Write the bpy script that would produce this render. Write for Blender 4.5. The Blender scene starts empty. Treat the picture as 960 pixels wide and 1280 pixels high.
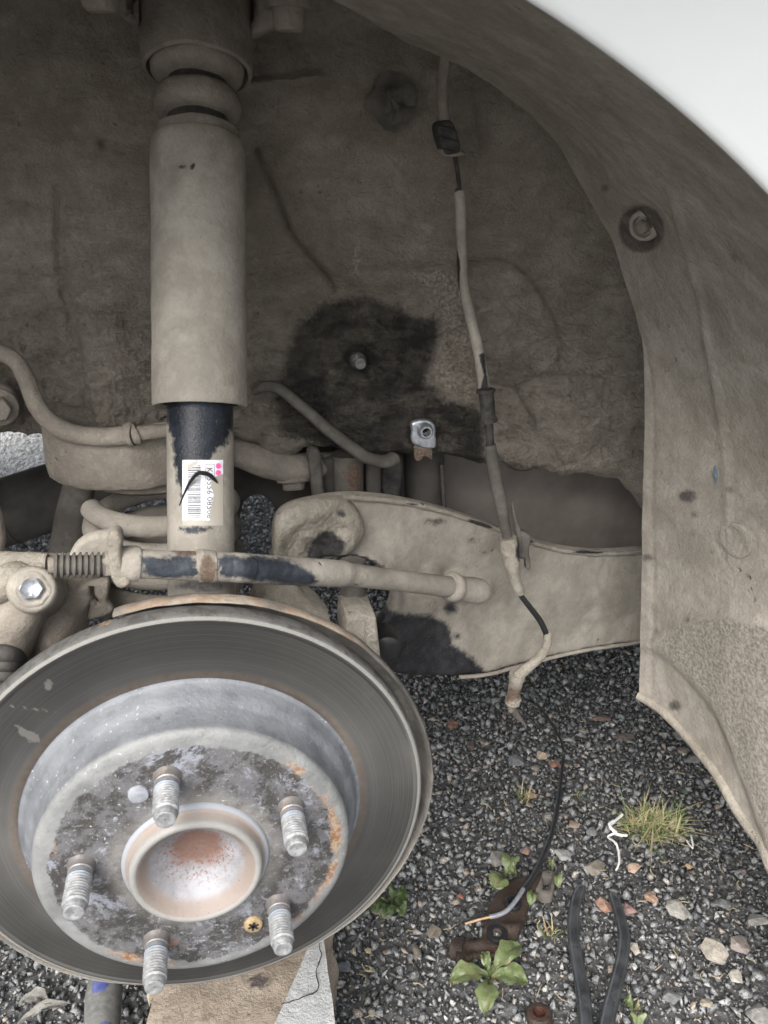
import bpy, bmesh, math, random
import numpy as np
from mathutils import Vector, Matrix
rad = math.radians
random.seed(7)
rng = np.random.default_rng(11)
S = bpy.context.scene
C = S.collection

# ------------------------------------------------------------------ camera
CAM = np.array([0.0, 0.0, 0.72]); PITCH = rad(23.0); YAW = rad(11.8); FPX = 1036.0
Fv = np.array([math.sin(YAW)*math.cos(PITCH), math.cos(YAW)*math.cos(PITCH), -math.sin(PITCH)])
Rv = np.array([math.cos(YAW), -math.sin(YAW), 0.0])
Uv = np.cross(Rv, Fv)
cd = bpy.data.cameras.new('camera'); cam = bpy.data.objects.new('camera', cd); C.objects.link(cam)
cam.location = CAM; cam.rotation_euler = (math.pi/2-PITCH, 0, -YAW)
cd.sensor_fit = 'VERTICAL'; cd.sensor_height = 24.0; cd.lens = FPX/1280*24.0
cd.clip_start = 0.01; cd.clip_end = 500
cd.dof.use_dof = True; cd.dof.focus_distance = 0.62; cd.dof.aperture_fstop = 15.0
S.camera = cam

# ------------------------------------------------------------------ light
SUN_EL, SUN_AZ = rad(46), rad(212)        # azimuth measured clockwise from +Y
w = bpy.data.worlds.new('World'); S.world = w; w.use_nodes = True
nt = w.node_tree; nt.nodes.clear()
sky = nt.nodes.new('ShaderNodeTexSky'); sky.sky_type = 'NISHITA'; sky.sun_disc = False
sky.sun_elevation = SUN_EL; sky.sun_rotation = SUN_AZ; sky.dust_density = 3.0; sky.air_density = 1.0; sky.ozone_density = 1.0
hs = nt.nodes.new('ShaderNodeHueSaturation'); hs.inputs['Saturation'].default_value = 0.30
bg = nt.nodes.new('ShaderNodeBackground'); bg.inputs['Strength'].default_value = 0.115
wo = nt.nodes.new('ShaderNodeOutputWorld')
nt.links.new(sky.outputs[0], hs.inputs['Color']); nt.links.new(hs.outputs[0], bg.inputs[0]); nt.links.new(bg.outputs[0], wo.inputs[0])
sl = bpy.data.lights.new('sun', 'SUN'); sl.energy = 1.5; sl.angle = rad(40); sl.color = (1, .97, .93)
so = bpy.data.objects.new('sun', sl); C.objects.link(so)
sd = Vector((math.sin(SUN_AZ)*math.cos(SUN_EL), math.cos(SUN_AZ)*math.cos(SUN_EL), math.sin(SUN_EL)))
so.rotation_euler = (-sd).to_track_quat('-Z', 'Y').to_euler()
S.view_settings.view_transform = 'Standard'; S.view_settings.look = 'None'
S.view_settings.exposure = 1.74; S.view_settings.gamma = 1.0; S.view_settings.use_curve_mapping = False
S.render.engine = 'CYCLES'
S.cycles.max_bounces = 6; S.cycles.diffuse_bounces = 4

# ------------------------------------------------------------------ maths
def rays(u, v):
    a = (np.asarray(u, float)-480)/FPX; b = (640-np.asarray(v, float))/FPX
    return a[..., None]*Rv + b[..., None]*Uv + Fv
def PC(u, v, y):                       # a point of the photo placed in the car's own plane Y = y
    d = rays(u, v); t = np.asarray(y, float)/d[..., 1]
    return CAM + t[..., None]*d
def GP(u, v, z=0.0):                   # a point of the photo placed on the height z
    d = rays(u, v); t = (z-CAM[2])/d[..., 2]
    return CAM + np.asarray(t)[..., None]*d
def proj(P):
    q = np.asarray(P, float)-CAM; w_ = q@Fv
    return np.stack([480+FPX*(q@Rv)/w_, 640-FPX*(q@Uv)/w_], -1), w_
def hash3(ix, iy, iz, seed):
    h = (ix*374761393+iy*668265263+iz*2147483647*7+seed*1274126177) & 0xffffffff
    h = ((h ^ (h >> 13))*1103515245) & 0xffffffff
    h = ((h ^ (h >> 15))*2246822519) & 0xffffffff
    return ((h ^ (h >> 16)) & 0xffffff)/float(0xffffff)
def vnoise(P, seed=0):
    P = np.asarray(P, float); i = np.floor(P).astype(np.int64); f = P-i; f = f*f*(3-2*f)
    r = 0
    for dx in (0, 1):
        for dy in (0, 1):
            for dz in (0, 1):
                wt = (f[..., 0] if dx else 1-f[..., 0])*(f[..., 1] if dy else 1-f[..., 1])*(f[..., 2] if dz else 1-f[..., 2])
                r = r+wt*hash3(i[..., 0]+dx, i[..., 1]+dy, i[..., 2]+dz, seed)
    return r*2-1
def fbm(P, sc, oct=4, seed=0, gain=.5):
    P = np.asarray(P, float)*sc; r = 0; a = 1; n = 0
    for k in range(oct):
        r = r+a*vnoise(P*(2.03**k)+k*17.3, seed+k); n += a; a *= gain
    return r/n
def catmull(pts, n=8, closed=False):
    P = np.asarray(pts, float); m = len(P); out = []
    rng_ = range(m) if closed else range(m-1)
    for i in rng_:
        if closed: p0, p1, p2, p3 = P[(i-1) % m], P[i], P[(i+1) % m], P[(i+2) % m]
        else: p0, p1, p2, p3 = P[max(i-1, 0)], P[i], P[i+1], P[min(i+2, m-1)]
        for k in range(n):
            t = k/n
            out.append(.5*((2*p1)+(-p0+p2)*t+(2*p0-5*p1+4*p2-p3)*t*t+(-p0+3*p1-3*p2+p3)*t**3))
    if not closed: out.append(P[-1])
    return np.array(out)
def seg_dist(P, poly, closed=True):
    P = np.asarray(P, float); best = np.full(len(P), 1e18); bp = np.zeros((len(P), 2))
    Q = np.asarray(poly, float); n = len(Q)
    for i in range(n if closed else n-1):
        a, b = Q[i], Q[(i+1) % n]; ab = b-a; L = ab@ab
        if L < 1e-12: continue
        t = np.clip(((P-a)@ab)/L, 0, 1); c = a+t[:, None]*ab; d = ((P-c)**2).sum(1)
        m = d < best; best[m] = d[m]; bp[m] = c[m]
    return np.sqrt(best), bp
def inside(P, poly):
    x, y = P[:, 0], P[:, 1]; r = np.zeros(len(P), bool); Q = np.asarray(poly, float); n = len(Q); j = n-1
    for i in range(n):
        xi, yi = Q[i]; xj, yj = Q[j]
        if yi != yj:
            c = ((yi > y) != (yj > y)) & (x < (xj-xi)*(y-yi)/(yj-yi)+xi); r ^= c
        j = i
    return r
def sdist(P, poly):                    # signed distance, positive inside
    d, _ = seg_dist(P, poly); return np.where(inside(P, poly), d, -d)
def ell(cx, cy, rx, ry, n=20, rot=0):
    a = np.linspace(0, 2*np.pi, n, endpoint=False); c, s = math.cos(rot), math.sin(rot)
    x, y = rx*np.cos(a), ry*np.sin(a)
    return np.stack([cx+x*c-y*s, cy+x*s+y*c], -1)

# ------------------------------------------------------------------ materials
def NT(name):
    m = bpy.data.materials.new(name); m.use_nodes = True; t = m.node_tree
    for n in list(t.nodes):
        if n.type != 'OUTPUT_MATERIAL' and n.type != 'BSDF_PRINCIPLED': t.nodes.remove(n)
    return m, t, t.nodes['Principled BSDF']
def val(t, x):
    return x
def link(t, a, b):
    if isinstance(a, (int, float)): b.default_value = a
    elif isinstance(a, tuple): b.default_value = (*a, 1) if len(a) == 3 else a
    else: t.links.new(a, b)
def noise(t, vec, scale, detail=6, rough=.6, dist=0.0):
    n = t.nodes.new('ShaderNodeTexNoise'); n.inputs['Scale'].default_value = scale; n.inputs['Detail'].default_value = detail
    n.inputs['Roughness'].default_value = rough; n.inputs['Distortion'].default_value = dist
    t.links.new(vec, n.inputs['Vector']); return n.outputs['Fac']
def ramp(t, f, lo, hi, a=0., b=1.):
    n = t.nodes.new('ShaderNodeMapRange'); n.inputs['From Min'].default_value = lo; n.inputs['From Max'].default_value = hi
    n.inputs['To Min'].default_value = a; n.inputs['To Max'].default_value = b; n.interpolation_type = 'SMOOTHSTEP'
    link(t, f, n.inputs['Value']); return n.outputs[0]
def mth(t, op, a, b=0., c=0.):
    n = t.nodes.new('ShaderNodeMath'); n.operation = op
    for k, x in enumerate((a, b, c)): link(t, x, n.inputs[k])
    return n.outputs[0]
def mix(t, f, a, b):
    n = t.nodes.new('ShaderNodeMix'); n.data_type = 'RGBA'
    link(t, f, n.inputs[0]); link(t, a, n.inputs[6]); link(t, b, n.inputs[7]); return n.outputs[2]
def pos(t, sc=(1, 1, 1)):
    g = t.nodes.new('ShaderNodeNewGeometry')
    if sc == (1, 1, 1): return g.outputs['Position']
    n = t.nodes.new('ShaderNodeVectorMath'); n.operation = 'MULTIPLY'; n.inputs[1].default_value = sc
    t.links.new(g.outputs['Position'], n.inputs[0]); return n.outputs[0]
def attr(t, name):
    n = t.nodes.new('ShaderNodeAttribute'); n.attribute_name = name; return n.outputs['Fac']
def bump(t, p, hts, prev=None):        # hts: list of (height socket, distance in metres)
    out = prev
    for h, d in hts:
        b = t.nodes.new('ShaderNodeBump'); b.inputs['Distance'].default_value = d; b.inputs['Strength'].default_value = 1
        t.links.new(h, b.inputs['Height'])
        if out is not None: t.links.new(out, b.inputs['Normal'])
        out = b.outputs[0]
    t.links.new(out, p.inputs['Normal'])

def dirt(name, a, b, stain=None, rust=None, wrinkle=False, s=1.0, rough=.92, grit=.0005, lump=.0012, speck=.5, dark=.35, specks_in_stain=.3, ragged=1.3):
    """dried road mud: two tones, pale grit, dark pits; 'stain' and 'rust' are marks with a shape of their own on the part"""
    m, t, p = NT(name); v = pos(t)
    n1 = noise(t, v, 24*s, 8, .66, .4); n2 = noise(t, v, 240*s, 6, .75); n3 = noise(t, v, 850*s, 3, .6); n4 = noise(t, v, 75*s, 7, .72, .3)
    col = mix(t, ramp(t, n1, .36, .64), a, b)
    col = mix(t, ramp(t, n4, .40, .58, .30, 0), col, tuple(x*.62 for x in a))
    col = mix(t, ramp(t, n4, .56, .72, 0, .25), col, tuple(x*1.22 for x in b))
    col = mix(t, ramp(t, n2, .56, .70, 0, dark*.7), col, tuple(x*.45 for x in a))
    col = mix(t, ramp(t, n3, .64, .74, 0, speck), col, tuple(min(1, x*1.7+.05) for x in b))
    vo = t.nodes.new('ShaderNodeTexVoronoi'); vo.inputs['Scale'].default_value = 110*s; t.links.new(v, vo.inputs['Vector'])
    cl = noise(t, v, 17*s, 3, .5)
    pit = mth(t, 'MULTIPLY', ramp(t, vo.outputs['Distance'], .20, .06), ramp(t, cl, .56, .66))
    col = mix(t, mth(t, 'MULTIPLY', pit, .35), col, tuple(x*.3 for x in a))
    ro = rough
    wn = None
    if wrinkle:
        wv = pos(t, (1, 1, 2.4)); wn = noise(t, wv, 34, 9, .70, 1.0); zz = t.nodes.new('ShaderNodeSeparateXYZ'); t.links.new(v, zz.inputs[0])
        wz = ramp(t, zz.outputs[2], .70, .60, .25, 1)
        col = mix(t, mth(t, 'MULTIPLY', ramp(t, wn, .47, .40), mth(t, 'MULTIPLY', wz, .34)), col, tuple(x*.5 for x in a))
        col = mix(t, mth(t, 'MULTIPLY', ramp(t, wn, .54, .64), mth(t, 'MULTIPLY', wz, .28)), col, tuple(x*1.25 for x in b))
    if stain:
        sc, sr = stain[0], stain[1]
        k = mth(t, 'ADD', attr(t, 'stain'), mth(t, 'MULTIPLY', mth(t, 'SUBTRACT', mth(t, 'MULTIPLY_ADD', n4, .6, mth(t, 'MULTIPLY', noise(t, v, 300*s, 6, .75), .4)), .5), ragged))
        k = ramp(t, k, .36, .74)
        k2 = mth(t, 'MULTIPLY', k, ramp(t, n3, .60, .75, 1, 1-specks_in_stain))
        dk = mix(t, ramp(t, n4, .42, .66), sc, tuple(x*2.1 for x in sc))
        if wrinkle:
            dk = mix(t, ramp(t, wn, .48, .62, 0, .6), dk, tuple(x*.42 for x in a)); k2 = mth(t, 'MULTIPLY', k2, ramp(t, noise(t, v, 18, 5, .7), .36, .60, .72, 1.))
        col = mix(t, k2, col, dk); ro = ramp(t, k2, 0, 1, rough, sr)
    if rust:
        k = mth(t, 'ADD', attr(t, 'rust'), mth(t, 'MULTIPLY', mth(t, 'SUBTRACT', n4, .5), 1.6))
        k = ramp(t, k, .40, .85, 0, .85)
        col = mix(t, k, col, mix(t, ramp(t, noise(t, v, 400*s, 4, .6), .35, .65), rust, tuple(x*.5 for x in rust)))
    link(t, col, p.inputs['Base Color']); link(t, ro, p.inputs['Roughness'])
    p.inputs['Specular IOR Level'].default_value = .25
    bump(t, p, ([(mth(t, 'MULTIPLY', wn, wz), .030)] if wrinkle else [])+[(noise(t, v, 55*s, 7, .68), lump*1.7), (noise(t, v, 420*s, 5, .7), grit*1.8), (pit, -.0009)])
    return m
def plain(name, a, b=None, rough=.5, metal=0., sc=200, bd=.0002, spec=.5, coat=0., speck=None):
    m, t, p = NT(name); v = pos(t); b = b or tuple(x*1.35 for x in a)
    col = mix(t, ramp(t, noise(t, v, sc, 6, .6), .3, .7), a, b)
    if speck: col = mix(t, ramp(t, noise(t, v, 900, 3, .6), .66, .74), col, speck)
    link(t, col, p.inputs['Base Color'])
    link(t, ramp(t, noise(t, v, sc*.4, 4, .6), .3, .7, rough*.8, min(1, rough*1.2)), p.inputs['Roughness'])
    p.inputs['Metallic'].default_value = metal; p.inputs['Specular IOR Level'].default_value = spec; p.inputs['Coat Weight'].default_value = coat
    bump(t, p, [(noise(t, v, sc*2.5, 4, .6), bd)])
    return m

MUD_A, MUD_B = (.215, .190, .158), (.300, .270, .230)
M = {}
M['mud'] = dirt('dried_mud', (.205, .180, .151), (.285, .254, .215), stain=((.022, .022, .023), .55), rust=(.17, .09, .055))
M['mud_pale'] = dirt('pale_dried_mud', (.252, .228, .194), (.345, .316, .272), stain=((.018, .018, .020), .45), rust=(.19, .11, .07), grit=.0003, lump=.0006, speck=.35)
M['mud_rough'] = dirt('crusted_mud', (.265, .238, .196), (.375, .342, .29), stain=((.025, .024, .024), .6), rust=(.16, .105, .075), grit=.0009, lump=.0020, speck=.6)
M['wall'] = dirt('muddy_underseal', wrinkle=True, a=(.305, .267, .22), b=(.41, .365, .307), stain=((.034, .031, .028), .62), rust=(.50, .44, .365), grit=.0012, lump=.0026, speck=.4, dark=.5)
M['liner'] = dirt('muddy_plastic_liner', (.278, .250, .212), (.365, .334, .289), stain=((.085, .076, .068), .8), rust=(.33, .30, .255), grit=.0007, lump=.0011, speck=.4, dark=.55)
M['dark_mud'] = dirt('dark_dusty_metal', (.085, .078, .068), (.15, .137, .12), stain=((.02, .02, .02), .6), rust=(.16, .10, .07), grit=.0003, lump=.0006, speck=.3)
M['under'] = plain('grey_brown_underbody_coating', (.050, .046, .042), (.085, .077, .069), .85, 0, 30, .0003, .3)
M['painted'] = plain('dusty_brown_paint', (.135, .118, .104), (.19, .168, .150), .6, 0, 25, .0002, .4)
M['rubber'] = plain('dusty_black_rubber', (.025, .024, .023), (.07, .065, .058), .75, 0, 120, .0003, .3)
M['black_plastic'] = plain('worn_black_plastic', (.012, .012, .013), (.022, .022, .023), .38, 0, 160, .0001, .5)
M['sleeve'] = dirt('blue_black_tube_under_mud', (.27, .245, .21), (.35, .32, .28), stain=((.024, .028, .035), .42), rust=(.15, .10, .075), ragged=1.8, specks_in_stain=.1, grit=.0003, lump=.0005)
M['damper'] = dirt('black_paint_under_mud', (.25, .228, .195), (.34, .312, .27), stain=((.010, .012, .016), .30), ragged=2.4, specks_in_stain=.2, rust=(.2, .19, .18), grit=.0002, lump=.0003)
M['white_paint'] = plain('white_car_paint', (.72, .745, .735), (.78, .80, .79), .25, 0, 8, .00001, .5, 1.0)
M['zinc'] = plain('bright_zinc', (.36, .38, .41), (.52, .54, .57), .38, .75, 400, .0002)
M['dull_zinc'] = plain('dull_zinc', (.10, .10, .10), (.22, .22, .22), .6, .5, 400, .0004)
M['black_hole'] = plain('hole_shade', (.008, .008, .008), (.012, .012, .012), .8)  # near-black colour painting the dark inside holes, recesses and cracks

# ------------------------------------------------------------------ mesh helpers
class MB:
    def __init__(s): s.v = []; s.f = []; s.smooth = True
    def add(s, V, F):
        o = len(s.v); s.v.extend([tuple(map(float, x)) for x in V]); s.f.extend([tuple(int(i)+o for i in f) for f in F]); return s
    def tube(s, pts, r, n=12, cap=True, flat=1.0, up=None):
        P = np.asarray(pts, float); m = len(P); r = np.broadcast_to(np.asarray(r, float), (m,))
        T = np.gradient(P, axis=0); T /= np.linalg.norm(T, axis=1)[:, None]
        u = np.array(up if up is not None else ((0, 0, 1) if abs(T[0][2]) < .9 else (1, 0, 0)), float)
        V = []
        for i in range(m):
            a = u-(u@T[i])*T[i]; a /= np.linalg.norm(a); u = a; b = np.cross(T[i], a)
            for k in range(n):
                th = 2*math.pi*k/n; V.append(P[i]+r[i]*(math.cos(th)*a*flat+math.sin(th)*b))
        F = [(i*n+k, i*n+(k+1) % n, (i+1)*n+(k+1) % n, (i+1)*n+k) for i in range(m-1) for k in range(n)]
        if cap: F += [tuple(range(n))[::-1], tuple((m-1)*n+k for k in range(n))]
        return s.add(V, F)
    def lathe(s, o, axis, prof, n=48, a0=0, a1=2*math.pi, ref=None, rfun=None):
        """prof: list of (distance along axis, radius)"""
        o = np.asarray(o, float); ax = np.asarray(axis, float); ax /= np.linalg.norm(ax)
        e = np.array(ref if ref is not None else ((1, 0, 0) if abs(ax[0]) < .9 else (0, 0, 1)), float); e -= (e@ax)*ax; e /= np.linalg.norm(e); g = np.cross(ax, e)
        full = abs(a1-a0-2*math.pi) < 1e-6; m = n if full else n+1; V = []
        for h, r in prof:
            for k in range(m):
                th = a0+(a1-a0)*k/n; rr = r*(rfun(th, h) if rfun else 1); V.append(o+ax*h+rr*(math.cos(th)*e+math.sin(th)*g))
        F = []
        for i in range(len(prof)-1):
            for k in range(n):
                k2 = (k+1) % m; F.append((i*m+k, i*m+k2, (i+1)*m+k2, (i+1)*m+k))
        return s.add(V, F)
    def box(s, c, ex, ey, ez):
        c = np.asarray(c, float); ex, ey, ez = (np.asarray(q, float)/2 for q in (ex, ey, ez))
        V = [c+i*ex+j*ey+k*ez for i in (-1, 1) for j in (-1, 1) for k in (-1, 1)]
        return s.add(V, [(0, 1, 3, 2), (4, 6, 7, 5), (0, 4, 5, 1), (2, 3, 7, 6), (0, 2, 6, 4), (1, 5, 7, 3)])
    def grid(s, G, flip=False):
        G = np.asarray(G, float); a, b = G.shape[:2]
        F = [(i*b+j, i*b+j+1, (i+1)*b+j+1, (i+1)*b+j) for i in range(a-1) for j in range(b-1)]
        if flip: F = [f[::-1] for f in F]
        return s.add(G.reshape(-1, 3), F)
    def disp(s, amp, sc, seed=0, oct=4):
        P = np.array(s.v); d = np.stack([fbm(P, sc, oct, seed+k*31) for k in range(3)], -1)*amp
        s.v = [tuple(x) for x in (P+d)]; return s
    def build(s, name, mat, parent=None, loc=None, stain=None, rust=None, soft=6, rsoft=6, smooth=True, bevel=0, recalc=True):
        V = np.array(s.v); o = np.zeros(3)
        if parent is not None: o = np.array(parent['_o'][:])
        elif loc is not None: o = np.asarray(loc, float)
        me = bpy.data.meshes.new(name); me.from_pydata([tuple(x) for x in (V-o)], [], s.f)
        if recalc:
            b = bmesh.new(); b.from_mesh(me); bmesh.ops.recalc_face_normals(b, faces=b.faces); b.to_mesh(me); b.free()
        me.polygons.foreach_set('use_smooth', [smooth]*len(me.polygons))
        if smooth:
            try: me.set_sharp_from_angle(angle=rad(50))
            except Exception: pass
        for an, pl, sf in (('stain', stain, soft), ('rust', rust, rsoft)):
            if pl:
                q, _ = proj(V); a = np.zeros(len(V))
                for poly in pl:
                    a = np.maximum(a, np.clip(.5+sdist(q, np.asarray(poly, float))/(2*sf), 0, 1))
                at = me.attributes.new(an, 'FLOAT', 'POINT'); at.data.foreach_set('value', a)
        me.materials.append(M[mat] if isinstance(mat, str) else mat)
        ob = bpy.data.objects.new(name, me); C.objects.link(ob)
        if parent is not None: ob.parent = parent; ob['_o'] = list(map(float, o))
        else: ob.location = o; ob['_o'] = list(map(float, o))
        if bevel:
            md = ob.modifiers.new('bevel', 'BEVEL'); md.width = bevel; md.segments = 2; md.limit_method = 'ANGLE'; md.angle_limit = rad(40)
        return ob
def thing(name, label, cat, loc, group=None):
    o = bpy.data.objects.new(name, None); C.objects.link(o); o.location = loc; o.empty_display_size = .02
    o['_o'] = list(map(float, loc)); o['label'] = label; o['category'] = cat
    if group: o['group'] = group
    return o
def tag(o, label, cat, group=None):
    o['label'] = label; o['category'] = cat
    if group: o['group'] = group
    return o
def struct(o): o['kind'] = 'structure'; return o

def plate(poly, Y, thick, g=4, er=0.002, holes=(), relief=None, mapf=None, smoothpoly=True, back=True):
    """a cast or pressed piece: outline in photo pixels at depth Y(u,v); rounded edge er, thickness thick (metres)"""
    poly = catmull(poly, 6, True) if smoothpoly else np.asarray(poly, float)
    hs_ = [np.asarray(h, float) for h in holes]
    u0, v0 = poly.min(0)-g; u1, v1 = poly.max(0)+g
    us = np.arange(u0, u1+g, g); vs = np.arange(v0, v1+g, g); nu, nv = len(us), len(vs)
    U, V_ = np.meshgrid(us, vs, indexing='ij'); P = np.stack([U.ravel(), V_.ravel()], -1)
    cu, cv = np.meshgrid(us[:-1]+g/2, vs[:-1]+g/2, indexing='ij'); cc = np.stack([cu.ravel(), cv.ravel()], -1)
    keep = inside(cc, poly)
    for h in hs_: keep &= ~inside(cc, h)
    F = []
    for k in np.nonzero(keep)[0]:
        i, j = divmod(int(k), nv-1); F.append((i*nv+j, (i+1)*nv+j, (i+1)*nv+j+1, i*nv+j+1))
    ec = {}
    for f in F:
        for a, b in zip(f, f[1:]+f[:1]): ec[(a, b)] = 1
    be = [(a, b) for (a, b) in ec if (b, a) not in ec]
    bv = sorted({a for e in be for a in e}); used = sorted({i for f in F for i in f})
    Q = P.copy()
    d, bp = seg_dist(P[bv], poly)
    for h in hs_:
        d2, bp2 = seg_dist(P[bv], h); m = d2 < d; d[m] = d2[m]; bp[m] = bp2[m]
    Q[bv] = bp
    idx = {k: n for n, k in enumerate(used)}; Qu = Q[used]
    dist, _ = seg_dist(Qu, poly)
    for h in hs_:
        d2, _ = seg_dist(Qu, h); dist = np.minimum(dist, d2)
    yf = (lambda a, b: np.full(len(a), float(Y))) if not callable(Y) else Y
    y = yf(Qu[:, 0], Qu[:, 1])
    erpx = max(er*FPX/.5, .1); k = np.clip(1-dist/erpx, 0, 1); off = er*(1-np.sqrt(1-k*k))
    mp = mapf or (lambda a, b, yy, o: PC(a, b, yy)+np.stack([0*o, o, 0*o], -1))
    if relief is not None: off = off-relief(Qu[:, 0], Qu[:, 1], mp(Qu[:, 0], Qu[:, 1], y, 0*y))
    A = mp(Qu[:, 0], Qu[:, 1], y, off); B = mp(Qu[:, 0], Qu[:, 1], y, np.full(len(y), thick))
    n = len(used); mb = MB()
    FF = [tuple(idx[i] for i in f) for f in F]
    if back: FF += [tuple(idx[i]+n for i in f[::-1]) for f in F]
    FF += [(idx[b], idx[a], idx[a]+n, idx[b]+n) for a, b in be]
    return mb.add(np.concatenate([A, B]), FF)
def gb(u, v, cu, cv, ru, rv=None):
    rv = rv or ru; return np.exp(-(((u-cu)/ru)**2+((v-cv)/rv)**2))
def dome(u, v, cu, cv, r, rv=None):
    rv = rv or r; return np.sqrt(np.clip(1-((u-cu)/r)**2-((v-cv)/rv)**2, 0, 1))
def path3(pts, n=6):                   # list of (u, v, Y)
    return catmull(np.array([PC(u, v, y) for u, v, y in pts]), n)
def pathr(pts, n=6):                   # list of (u, v, Y, r)
    P = path3([p[:3] for p in pts], n); r = catmull(np.array([[p[3]] for p in pts]), n)[:, 0]; return P, r
NEG = np.array([0, -1., 0])
def bolt(parent, c, axis, r, h, mat, name='bolt', washer=True):
    ax = np.array(axis, float); ax /= np.linalg.norm(ax); mb = MB()
    if washer: mb.lathe(c, ax, [(-.002, r*1.5), (.0008, r*1.5), (.0016, r*1.4), (.0016, 0.0005)], 24)
    mb.lathe(c, ax, [(0, r), (h*.85, r), (h, r*.86), (h, .0003)], 6)
    return mb.build(name, mat, parent)

# ------------------------------------------------------------------ the setting: ground
def mat_ground():
    m, t, p = NT('dark_gravel_bed'); v = pos(t)
    vo = t.nodes.new('ShaderNodeTexVoronoi'); vo.inputs['Scale'].default_value = 110; t.links.new(v, vo.inputs['Vector'])
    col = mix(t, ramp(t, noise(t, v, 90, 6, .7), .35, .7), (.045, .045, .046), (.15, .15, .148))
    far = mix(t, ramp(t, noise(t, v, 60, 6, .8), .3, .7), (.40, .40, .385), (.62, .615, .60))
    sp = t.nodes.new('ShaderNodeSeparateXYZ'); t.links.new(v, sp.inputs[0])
    col = mix(t, ramp(t, sp.outputs[1], 1.8, 2.2), col, far)  # paler far colour puts sunlight beyond the car into the ground
    link(t, col, p.inputs['Base Color']); p.inputs['Roughness'].default_value = .9
    bump(t, p, [(vo.outputs['Distance'], .004)])
    return m
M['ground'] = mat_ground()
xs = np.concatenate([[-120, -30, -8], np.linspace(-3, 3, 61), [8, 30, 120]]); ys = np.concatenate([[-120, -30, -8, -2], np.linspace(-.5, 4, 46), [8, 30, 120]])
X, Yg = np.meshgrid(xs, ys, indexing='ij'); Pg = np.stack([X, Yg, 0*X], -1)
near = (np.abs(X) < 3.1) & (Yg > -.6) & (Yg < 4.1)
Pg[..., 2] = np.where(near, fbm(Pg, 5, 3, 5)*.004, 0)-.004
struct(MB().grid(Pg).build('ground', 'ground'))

def mat_gravel():
    m, t, p = NT('crushed_granite'); v = pos(t)
    g = t.nodes.new('ShaderNodeNewGeometry'); ri = g.outputs['Random Per Island']
    cr = t.nodes.new('ShaderNodeValToRGB'); e = cr.color_ramp; e.interpolation = 'LINEAR'
    stops = [(0, (.060, .064, .067)), (.25, (.115, .121, .126)), (.5, (.185, .192, .196)), (.74, (.27, .277, .278)), (.88, (.36, .365, .36)), (.93, (.27, .235, .20)), (.96, (.36, .28, .22)), (.98, (.48, .47, .44)), (1, (.58, .56, .52))]
    while len(e.elements) < len(stops): e.elements.new(.5)
    for el, (q, c) in zip(e.elements, stops): el.position = q; el.color = (*c, 1)
    t.links.new(ri, cr.inputs[0])
    col = mix(t, ramp(t, noise(t, v, 420, 4, .7), .50, .64, 0, .8), cr.outputs[0], (.36, .36, .355))
    col = mix(t, ramp(t, noise(t, v, 650, 3, .6), .50, .62, 0, .8), col, (.05, .051, .053))
    col = mix(t, ramp(t, noise(t, v, 7, 5, .65), .54, .70, 0, .5), col, (.11, .092, .074))
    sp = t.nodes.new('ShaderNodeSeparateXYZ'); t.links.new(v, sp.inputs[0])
    col = mix(t, ramp(t, sp.outputs[1], 1.7, 2.2, 0, .8), col, (.58, .575, .55))  # chips beyond the car are paled in colour to read as sunlit
    link(t, col, p.inputs['Base Color']); link(t, ramp(t, noise(t, v, 200, 3), .3, .7, .28, .65), p.inputs['Roughness'])
    bump(t, p, [(noise(t, v, 600, 5, .7), .0006)])
    return m
M['gravel'] = mat_gravel()
def hull(npts, seed, flat=.7):
    r_ = np.random.default_rng(seed); q = r_.normal(size=(npts, 3)); q /= np.linalg.norm(q, axis=1)[:, None]; q *= r_.uniform(.8, 1.1, (npts, 1)); q *= np.array([1, r_.uniform(.6, .95), flat])
    b = bmesh.new(); [b.verts.new(x) for x in q]; o = bmesh.ops.convex_hull(b, input=b.verts)
    bmesh.ops.delete(b, geom=[x for x in o['geom_interior'] if isinstance(x, bmesh.types.BMVert)], context='VERTS')
    bmesh.ops.triangulate(b, faces=b.faces); b.verts.index_update()
    V = np.array([x.co[:] for x in b.verts]); F = np.array([[x.index for x in f.verts] for f in b.faces]); b.free(); return V, F
def rotm(n):
    q = rng.normal(size=(n, 4)); q /= np.linalg.norm(q, axis=1)[:, None]; a, b, c, d = q.T
    return np.stack([np.stack([1-2*(c*c+d*d), 2*(b*c-a*d), 2*(b*d+a*c)], -1), np.stack([2*(b*c+a*d), 1-2*(b*b+d*d), 2*(c*d-a*b)], -1), np.stack([2*(b*d-a*c), 2*(c*d+a*b), 1-2*(b*b+c*c)], -1)], 1)
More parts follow.
